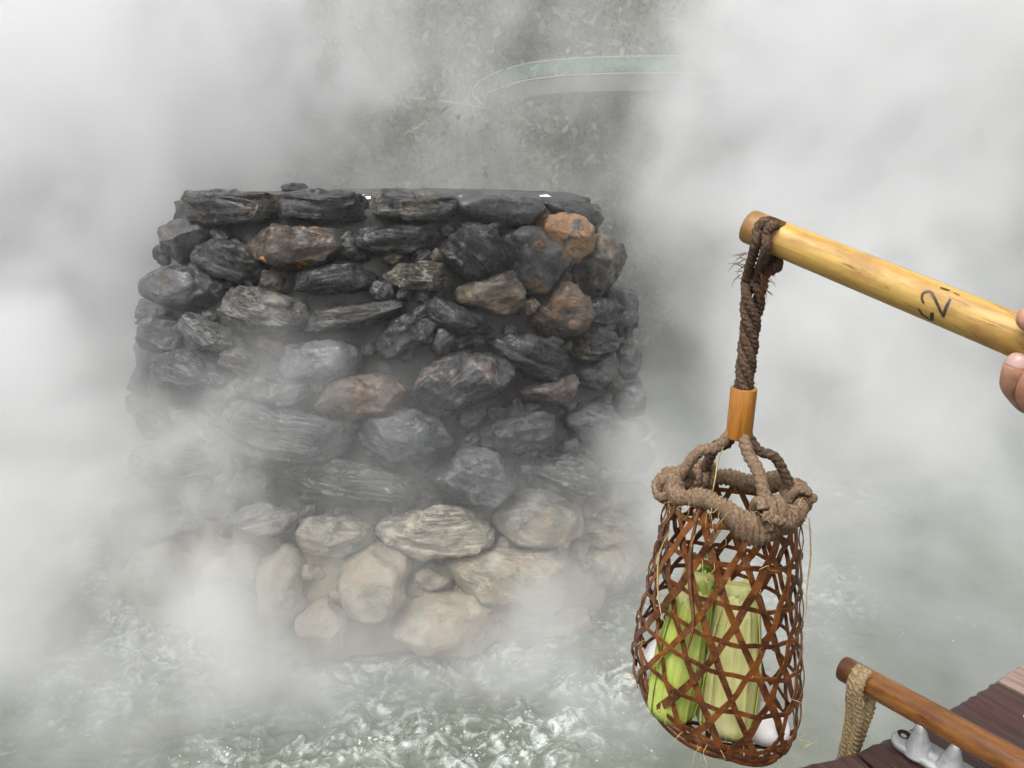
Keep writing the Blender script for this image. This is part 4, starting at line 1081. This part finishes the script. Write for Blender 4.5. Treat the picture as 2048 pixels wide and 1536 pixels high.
# ------------------------------------------------------------------ the hand on the pole
def build_hand():
    def D(px, py, d): return at_depth(px, py, d)
    J = {}; E = []
    def chain(names, pts, rads, root=None):
        prev = root
        for n_, p, r in zip(names, pts, rads):
            J[n_] = (p, r)
            if prev: E.append((prev, n_))
            prev = n_
    a = pdir; k = .575
    base = T0 + pdir * np.linalg.norm(PH - T0)
    chain(['w2', 'w1', 'wrist', 'palm'], [D(2900, 1250, .62), D(2560, 1010, .615), D(2340, 860, .61), D(2210, 800, .610)], [.036, .031, .026, .026])
    for i in range(4):
        dx, dy = i * 50, i * 27; dd = -.012 * i
        r = (.0092, .0096, .0091, .0080)[i]
        m_ = [(2135 + dx * .9, 772 + dy, .617 + dd), (2062 + dx, 812 + dy, .592 + dd), (2024 + dx, 770 + dy, .566 + dd), (2030 + dx, 733 + dy, .5545 + dd), (2046 + dx, 704 + dy, .5525 + dd)]
        if i == 1: m_[2] = (2053, 792, .566 - .012); m_[3] = (2070, 752, .5445); m_[4] = (2088, 725, .5425)
        chain([f'f{i}{q}' for q in range(5)], [D(*q) for q in m_], [r * 1.25, r * 1.08, r, r * .95, r * .80], 'palm')
    chain(['t0', 't1', 't2', 't3'], [D(2200, 722, .575), D(2142, 672, .550), D(2084, 645, .540), D(2037, 629, .5370)], [.0140, .0122, .0112, .0098], 'palm')
    names = list(J); me = bpy.data.meshes.new('hand'); idx = {n: i for i, n in enumerate(names)}
    me.from_pydata([tuple(J[n][0]) for n in names], [(idx[x], idx[y]) for x, y in E], [])
    ob = link('person', me, None, None)
    md = ob.modifiers.new('skin', 'SKIN'); md.use_smooth_shade = True; md.branch_smoothing = .4
    sk = me.skin_vertices[0].data
    for n in names:
        sk[idx[n]].radius = (J[n][1], J[n][1]); sk[idx[n]].use_root = (n == 'palm')
    s = ob.modifiers.new('sub', 'SUBSURF'); s.levels = 3; s.render_levels = 3
    dg = bpy.context.evaluated_depsgraph_get(); new = bpy.data.meshes.new_from_object(ob.evaluated_get(dg))
    ob.modifiers.clear(); ob.data = new; new.name = 'hand'; new.materials.clear(); new.materials.append(M['skin']); new.shade_smooth()
    ob['label'] = 'bare hand of a person gripping the yellow bamboo pole'; ob['category'] = 'person'
    # nails
    from mathutils.bvhtree import BVHTree
    bvh = BVHTree.FromPolygons([v.co.copy() for v in new.vertices], [tuple(p.vertices) for p in new.polygons])
    def nail(tip, prev, r, toward, name='nail'):
        tip, prev = np.array(tip), np.array(prev); ax = tip - prev; ax /= np.linalg.norm(ax); nn = toward - ax * toward.dot(ax); nn /= np.linalg.norm(nn); sd = np.cross(ax, nn)
        V, F = [], []; na, nl = 11, 9
        for lay in (0, 1):
            for i in range(nl):
                t = i / (nl - 1)
                for j in range(na):
                    u = (j / (na - 1) - .5) * 2; a_ = u * .95; rr = r * (1.045 - lay * .12) - .0006 * t * t
                    rr2 = rr * (1 - .02 * (1 - t))
                    tt = (t - 1.0) * r * 1.6 - .1 * r + (-.12 * r * u * u if i == nl - 1 else (.2 * r * u * u if i == 0 else 0))
                    V.append(tip + nn * (math.cos(a_) * rr2) + sd * (math.sin(a_) * rr2) + ax * tt)
        k_ = na * nl
        for i in range(nl - 1):
            for j in range(na - 1):
                q = i * na + j; F.append((q, q + 1, q + na + 1, q + na)); F.append((q + na + k_, q + na + 1 + k_, q + 1 + k_, q + k_))
        for q in range(k_):
            a0 = tip + ax * (np.array(V[q]) - tip).dot(ax); dv = np.array(V[q]) - a0; dv /= np.linalg.norm(dv)
            hit, nor, fi, ds = bvh.find_nearest(Vector(V[q]))
            V[q] = np.array(hit) + np.array(nor) * .0004; V[q + k_] = np.array(hit) - np.array(nor) * .0008
        o = link(name, mesh(name, V, F), M['nail'], ob)
    for i in range(4):
        p4, p3 = J[f'f{i}4'], J[f'f{i}3']; nail(p4[0], p3[0], p4[1] * 1.02, (CAMP - p4[0]) / np.linalg.norm(CAMP - p4[0]) + np.array([-.25, 0, -.05]))
    p4, p3 = J['t3'], J['t2']; nail(p4[0], p3[0], p4[1] * 1.02, np.array([.1, -.5, 1.0]))
    # sleeve of a jacket on the forearm
    A_, B_ = J['w1'][0], J['w2'][0]; ax = B_ - A_
    v, f = tube([A_ + ax * t for t in np.linspace(.05, 1.5, 24)], lambda t, p: .040 + .010 * t + .0025 * np.sin(p * 3 + t * 20) + .002 * np.sin(t * 45), 28, caps=False)
    link('jacket_sleeve', mesh('jacket_sleeve', v, f), M['shirt'], ob)
build_hand()

# ------------------------------------------------------------------ what stands behind: shrubs, walkway, mast
def leaf_cloud(rad, hgt, n, size, seed):
    rs = np.random.RandomState(seed); V, F = [], []
    cl = rs.normal(size=(max(8, n // 130), 3)); cl /= np.linalg.norm(cl, axis=1)[:, None]; cl *= rs.uniform(.35, 1.0, len(cl))[:, None]; cl[:, 2] = np.abs(cl[:, 2])
    for k in range(n):
        c = cl[rs.randint(len(cl))] + np.clip(rs.normal(size=3), -1.6, 1.6) * .14; p = c * np.array([rad, rad, hgt])
        p[2] = max(p[2], .05)
        d = rs.normal(size=3); d /= np.linalg.norm(d); s = np.cross(d, rs.normal(size=3)); s /= np.linalg.norm(s); l = size * rs.uniform(.6, 1.3); b = len(V)
        bend = np.cross(d, s) * l * .12
        V += [p, p + d * l * .5 + s * l * .24 + bend, p + d * l, p + d * l * .5 - s * l * .24 + bend]; F.append((b, b + 1, b + 2, b + 3))
    return mesh('foliage', V, F)
def stem_mesh(h, seed):
    rs = np.random.RandomState(seed); parts = []
    for k in range(5):
        a = rs.uniform(0, 6.28); parts.append(tube(spline([(0, 0, -.3), (.05 * math.cos(a), .05 * math.sin(a), h * .3), (.3 * math.cos(a), .3 * math.sin(a), h * .75)], 10), lambda t, p: .03 * (1.1 - t) + 0 * p, 6))
    return mesh('stem', *merge(parts))
def ground_z(x, y):
    d = math.sqrt(((x - .5) / 7.0) ** 2 + ((y - 3.8) / 4.4) ** 2)
    return float(-.9 + 1.3 * smoothstep(.97, 1.1, d) + smoothstep(8.5, 26, y) * 9.0 + max(0, y - 26) * .34)
SHRUB = [leaf_cloud(1.0, 1.3, 5000, .08, 1), leaf_cloud(1.2, 1.0, 5000, .085, 2), leaf_cloud(.8, 1.9, 5000, .07, 3)]
STEM = [stem_mesh(1.2, 4), stem_mesh(1.8, 5)]
WHERE = ['beside the foot of the pale mast', 'under the glass railing', 'behind the rim of the stone tower', 'on the bank below the cream handrail', 'above the end of the glass railing',
         'at the water line behind the tower', 'on the slope above the walkway', 'high on the slope behind the mast', 'on the bank beyond the pool', 'at the turn of the walkway']
def build_shrubs():
    rs = np.random.RandomState(9)
    spots = [(-.42, 9.6, 1.75, 2), (.7, 9.0, .9, 1), (-.75, 8.9, 1.0, 1), (-2.2, 9.0, 1.2, 0), (-.35, 11.6, 2.0, 0), (1.0, 8.8, .95, 0), (-1.6, 12.6, 2.4, 2), (-2.8, 13.0, 2.4, 1), (-3.6, 9.9, 1.3, 1), (.9, 12.2, 1.6, 0),
             (1.8, 12.8, 2.2, 2), (2.6, 10.0, 1.3, 1), (-4.6, 12.2, 2.2, 0), (3.8, 11.8, 2.2, 0), (.2, 14.2, 3.0, 2), (-.9, 15.5, 3.2, 0)]
    extra = ['with long upright stems right of centre', 'low by the water', 'wide and far to one side', 'on the far slope', 'tall and upright at the top of the slope', 'rounded at the top of the slope']
    for i, (x, y, s, k) in enumerate(spots):
        wh = WHERE[i] if i < len(WHERE) else ['beyond the curve of the glass railing', 'low on the bank past the tower', 'far along the bank before the trees', 'on the slope under the railing posts', 'tallest at the top of the slope', 'round-topped at the top of the slope'][i - len(WHERE)]
        e = empty('shrub', (x, y, ground_z(x, y) - .1), f'{"olive" if i in (0, 4, 5) else "dark green"} leafy shrub {wh}, dim in steam', 'shrub', 'shrubs on the bank behind the tower')
        e.scale = (s,) * 3; e.rotation_euler = (0, 0, rs.uniform(0, 6))
        o = link('foliage', SHRUB[k], None, e)
        if len(SHRUB[k].materials) == 0: SHRUB[k].materials.append(M['leaf2' if k != 1 else 'leaf'])
        t = link('stem', STEM[k % 2], M['bark'], e)
build_shrubs()
def build_walkway():
    e = empty('glass_railing', (2.6, 11.0, 2.4), 'curved walkway railing of pale green glass with a cream top rail', 'railing')
    c = np.array([3.1, 12.6]); rr = 3.75
    an = np.radians(np.linspace(192, 292, 60))
    def arc(r, z): return np.stack([c[0] + r * np.cos(an), c[1] + r * np.sin(an) * .62, z + 0 * an + .55 * np.linspace(0, 1, 60) ** .8], 1)
    # traced path of the top edge, at its own distance
    top = spline([at_y(968, 212, 9.6), at_y(947, 190, 10.0), at_y(955, 166, 10.5), at_y(985, 148, 10.9), at_y(1050, 128, 11.2), at_y(1130, 118, 11.3), at_y(1240, 113, 11.2), at_y(1400, 112, 11.0), at_y(1700, 118, 10.6)], 49)
    hgt = np.interp(np.linspace(0, 1, 49), [0, .1, .25, 1], [.13, .16, .18, .19])
    for k in range(12):
        seg = slice(k * 4, k * 4 + 5); T_ = top[seg]; h_ = hgt[seg]
        V = []
        nv = np.cross(np.gradient(T_, axis=0), [0, 0, 1.0]); nv /= np.linalg.norm(nv, axis=1)[:, None]
        for s in (-1, 1):
            V += [p + n * .008 * s - [0, 0, .012] for p, n in zip(T_, nv)] + [p + n * .008 * s - [0, 0, hh] for p, n, hh in zip(T_, nv, h_)]
        F = [(i, i + 1, 5 + i + 1, 5 + i) for i in range(4)] + [(10 + 5 + i, 10 + 5 + i + 1, 10 + i + 1, 10 + i) for i in range(4)]
        F += [(i, 10 + i, 10 + i + 1, i + 1) for i in range(4)] + [(5 + i + 1, 15 + i + 1, 15 + i, 5 + i) for i in range(4)] + [(0, 5, 15, 10), (4, 14, 19, 9)]
        link('glass_panel', mesh('glass_panel', rel(V, e), F), M['glass'], e, smooth=False)
    v, f = tube(top, .010, 8); link('top_rail', mesh('top_rail', rel(v, e), f), M['rail'], e)
    low = top - np.stack([0 * hgt, 0 * hgt, hgt + .03], 1)
    v, f = tube(low, .012, 8); link('base_rail', mesh('base_rail', rel(v, e), f), M['rail'], e)
    # walkway slab under it with columns
    V = []
    for p in low: V += [p + [0, 0, -.02], p + [.25, 1.6, -.02], p + [.25, 1.6, -.22], p + [0, 0, -.22]]
    F = [(i * 4 + j, i * 4 + (j + 1) % 4, i * 4 + 4 + (j + 1) % 4, i * 4 + 4 + j) for i in range(48) for j in range(4)]
    link('walkway', mesh('walkway', V, F), M['concrete'], kind='structure', smooth=False)
    for k in (10, 24, 38, 47):
        p = low[k] + np.array([.1, .7, -.22]); g_ = ground_z(p[0], p[1]); v, f = tube([(p[0], p[1], g_ - .3), tuple(p)], .09, 14)
        link('column', mesh('column', rel(v, e), f), M['concrete'], e)
    hr = spline([at_y(560, 196, 9.4), at_y(640, 194, 9.5), at_y(740, 193, 9.6), at_y(840, 197, 9.6), at_y(910, 206, 9.5), at_y(975, 218, 9.3)], 50)
    h = empty('handrail', tuple(hr[25]), 'thin cream handrail arching over the dark bank behind the tower', 'railing')
    v, f = tube(hr, .009, 8); link('rail', mesh('rail', rel(v, h), f), M['rail'], h)
    for k in (4, 20, 36, 48):
        p = hr[k]; g_ = ground_z(p[0], p[1]); v, f = tube([(p[0], p[1], g_ - .2), tuple(p)], .010, 8); link('post', mesh('post', rel(v, h), f), M['bark'], h)
    b = at_y(882, 112, 13.0); g_ = ground_z(b[0], b[1])
    m = empty('mast', (b[0], b[1], g_), 'thin pale vertical mast among the shrubs on the slope', 'mast')
    v, f = tube([(0, 0, -.2), (0, 0, 4.0), (-.02, 0, 8.0)], lambda t, p: .026 - .008 * t + 0 * p, 10); link('shaft', mesh('shaft', v, f), M['rail'], m)
    v, f = tube([(-.02, 0, 8.0), (-.02, 0, 8.1)], .035, 10); link('cap', mesh('cap', v, f), M['rail'], m)
    v, f = box(0, 0, .05, .3, .3, .12); link('footing', mesh('footing', v, f), M['concrete'], m)
build_walkway()

# ------------------------------------------------------------------ steam
# plumes over the pool: centre, radii, density per metre
PLUMES = [
 ((-4.3, 5.4, 1.8), (2.6, 3.2, 3.2), 2.1),      # beside the tower
 ((-3.1, 3.7, .7), (1.6, 1.3, 1.5), 1.9),
 ((-3.3, 8.2, 3.3), (2.6, 1.8, 2.4), 1.8),
 ((3.0, 6.9, 2.2), (2.3, 2.4, 3.6), 2.1),       # other side
 ((1.95, 4.7, .9), (1.05, 1.3, 1.7), 1.6),
 ((-.6, 8.0, 2.6), (3.8, 1.0, 2.4), .54),        # behind
 ((-1.6, 2.75, .45), (1.35, .65, 1.05), 1.9),     # over the boiling water before the tower
 ((-1.35, 3.0, .85), (1.1, .50, .85), .95),
 ((-.3, 2.9, .15), (1.7, .55, .6), 2.0),
 ((.62, 3.5, .7), (.6, .6, .8), 1.0),
 ((.9, 3.0, .2), (1.1, .6, .4), .5),
 ((1.6, 3.0, .8), (1.0, 1.3, 1.3), .85),
]
# thinner, evener vapour
VEIL = [((-.6, 2.95, .35), (2.1, .6, 1.05), .44), ((-2.2, 3.3, .9), (1.1, .9, 1.4), .7), ((.75, 3.6, .6), (.7, .8, 1.0), .35), ((1.7, 3.2, .7), (1.1, 1.4, 1.2), .2)]
class GN(G):
    "the same writer for a geometry node tree"
    def __init__(s, name):
        s.t = bpy.data.node_groups.new(name, 'GeometryNodeTree')
        s.t.interface.new_socket('Geometry', in_out='OUTPUT', socket_type='NodeSocketGeometry')
        s.out = s.t.nodes.new('NodeGroupOutput')
def steam_volume_material(name, step):
    g = G(name); v = g.n('ShaderNodeVolumePrincipled'); v.inputs['Color'].default_value = (.985, .99, .99, 1); v.inputs['Anisotropy'].default_value = .1
    v.inputs['Density'].default_value = 1.0
    g.t.links.new(v.outputs[0], g.out.inputs['Volume']); g.m.cycles.volume_step_rate = step
    return g.m
def steam_box(x0, x1, y0, y1, z0, z1, voxel, step, base, floor, scale, label):
    v, f = box((x0 + x1) / 2, (y0 + y1) / 2, (z0 + z1) / 2, x1 - x0, y1 - y0, z1 - z0)
    mat = steam_volume_material('steam', step)
    o = link('steam', mesh('steam', v, f), mat, smooth=False)
    o['kind'] = 'stuff'; o['label'] = label; o['category'] = 'steam'
    g = GN('steam_field'); p = g.n('GeometryNodeInputPosition').outputs[0]
    wn = g.n('ShaderNodeTexNoise'); g.set(wn.inputs['Vector'], g.scale(p, (1, 1, .9))); wn.inputs['Scale'].default_value = 1.0; wn.inputs['Detail'].default_value = 3
    wv = g.vm('SCALE', g.vm('SUBTRACT', wn.outputs['Color'], (.5, .5, .5)), scale=1.5)
    q = g.vm('ADD', p, wv)
    n1 = g.noise(g.scale(q, (1, 1, .92)), scale, 5.0, .60)
    tot = base
    for c, r, st in PLUMES:
        d = g.vm('LENGTH', g.vm('DIVIDE', g.vm('SUBTRACT', q, c), r))
        tot = g.math('ADD', tot, g.ramp(d, .2, 1.0, st, 0))
    den = g.math('MULTIPLY', tot, g.ramp(n1, .40, .64, floor, 1.8))
    for c, r, st in VEIL:
        d = g.vm('LENGTH', g.vm('DIVIDE', g.vm('SUBTRACT', q, c), r))
        den = g.math('ADD', den, g.math('MULTIPLY', g.ramp(d, .3, 1.0, st, 0), g.ramp(n1, .36, .62, .5, 1.3)))
    # nothing in the clear air close to the visitors or at the borders of the cloud
    sx = g.n('ShaderNodeSeparateXYZ'); g.set(sx.inputs[0], p)
    den = g.math('MULTIPLY', den, g.ramp(sx.outputs[1], .98, 1.5))
    vc = g.n('GeometryNodeVolumeCube')
    g.set(vc.inputs['Density'], den)
    g.set(vc.inputs['Min'], (x0, y0, z0)); g.set(vc.inputs['Max'], (x1, y1, z1))
    for nm, a in (('Resolution X', x1 - x0), ('Resolution Y', y1 - y0), ('Resolution Z', z1 - z0)): vc.inputs[nm].default_value = int(a / voxel)
    sm = g.n('GeometryNodeSetMaterial'); g.t.links.new(vc.outputs[0], sm.inputs['Geometry']); sm.inputs['Material'].default_value = mat
    g.t.links.new(sm.outputs[0], g.out.inputs[0])
    md = o.modifiers.new('steam', 'NODES'); md.node_group = g.t
steam_box(-4.6, 3.2, .98, 5.2, .0, 3.6, .045, 3.4, .012, .05, 2.1, 'white steam drifting over the boiling pool before the tower')
steam_box(-7.0, 6.0, 5.204, 10.2, .0, 7.4, .08, 5.0, .05, .26, 1.5, 'thick white steam billowing up behind the stone tower')
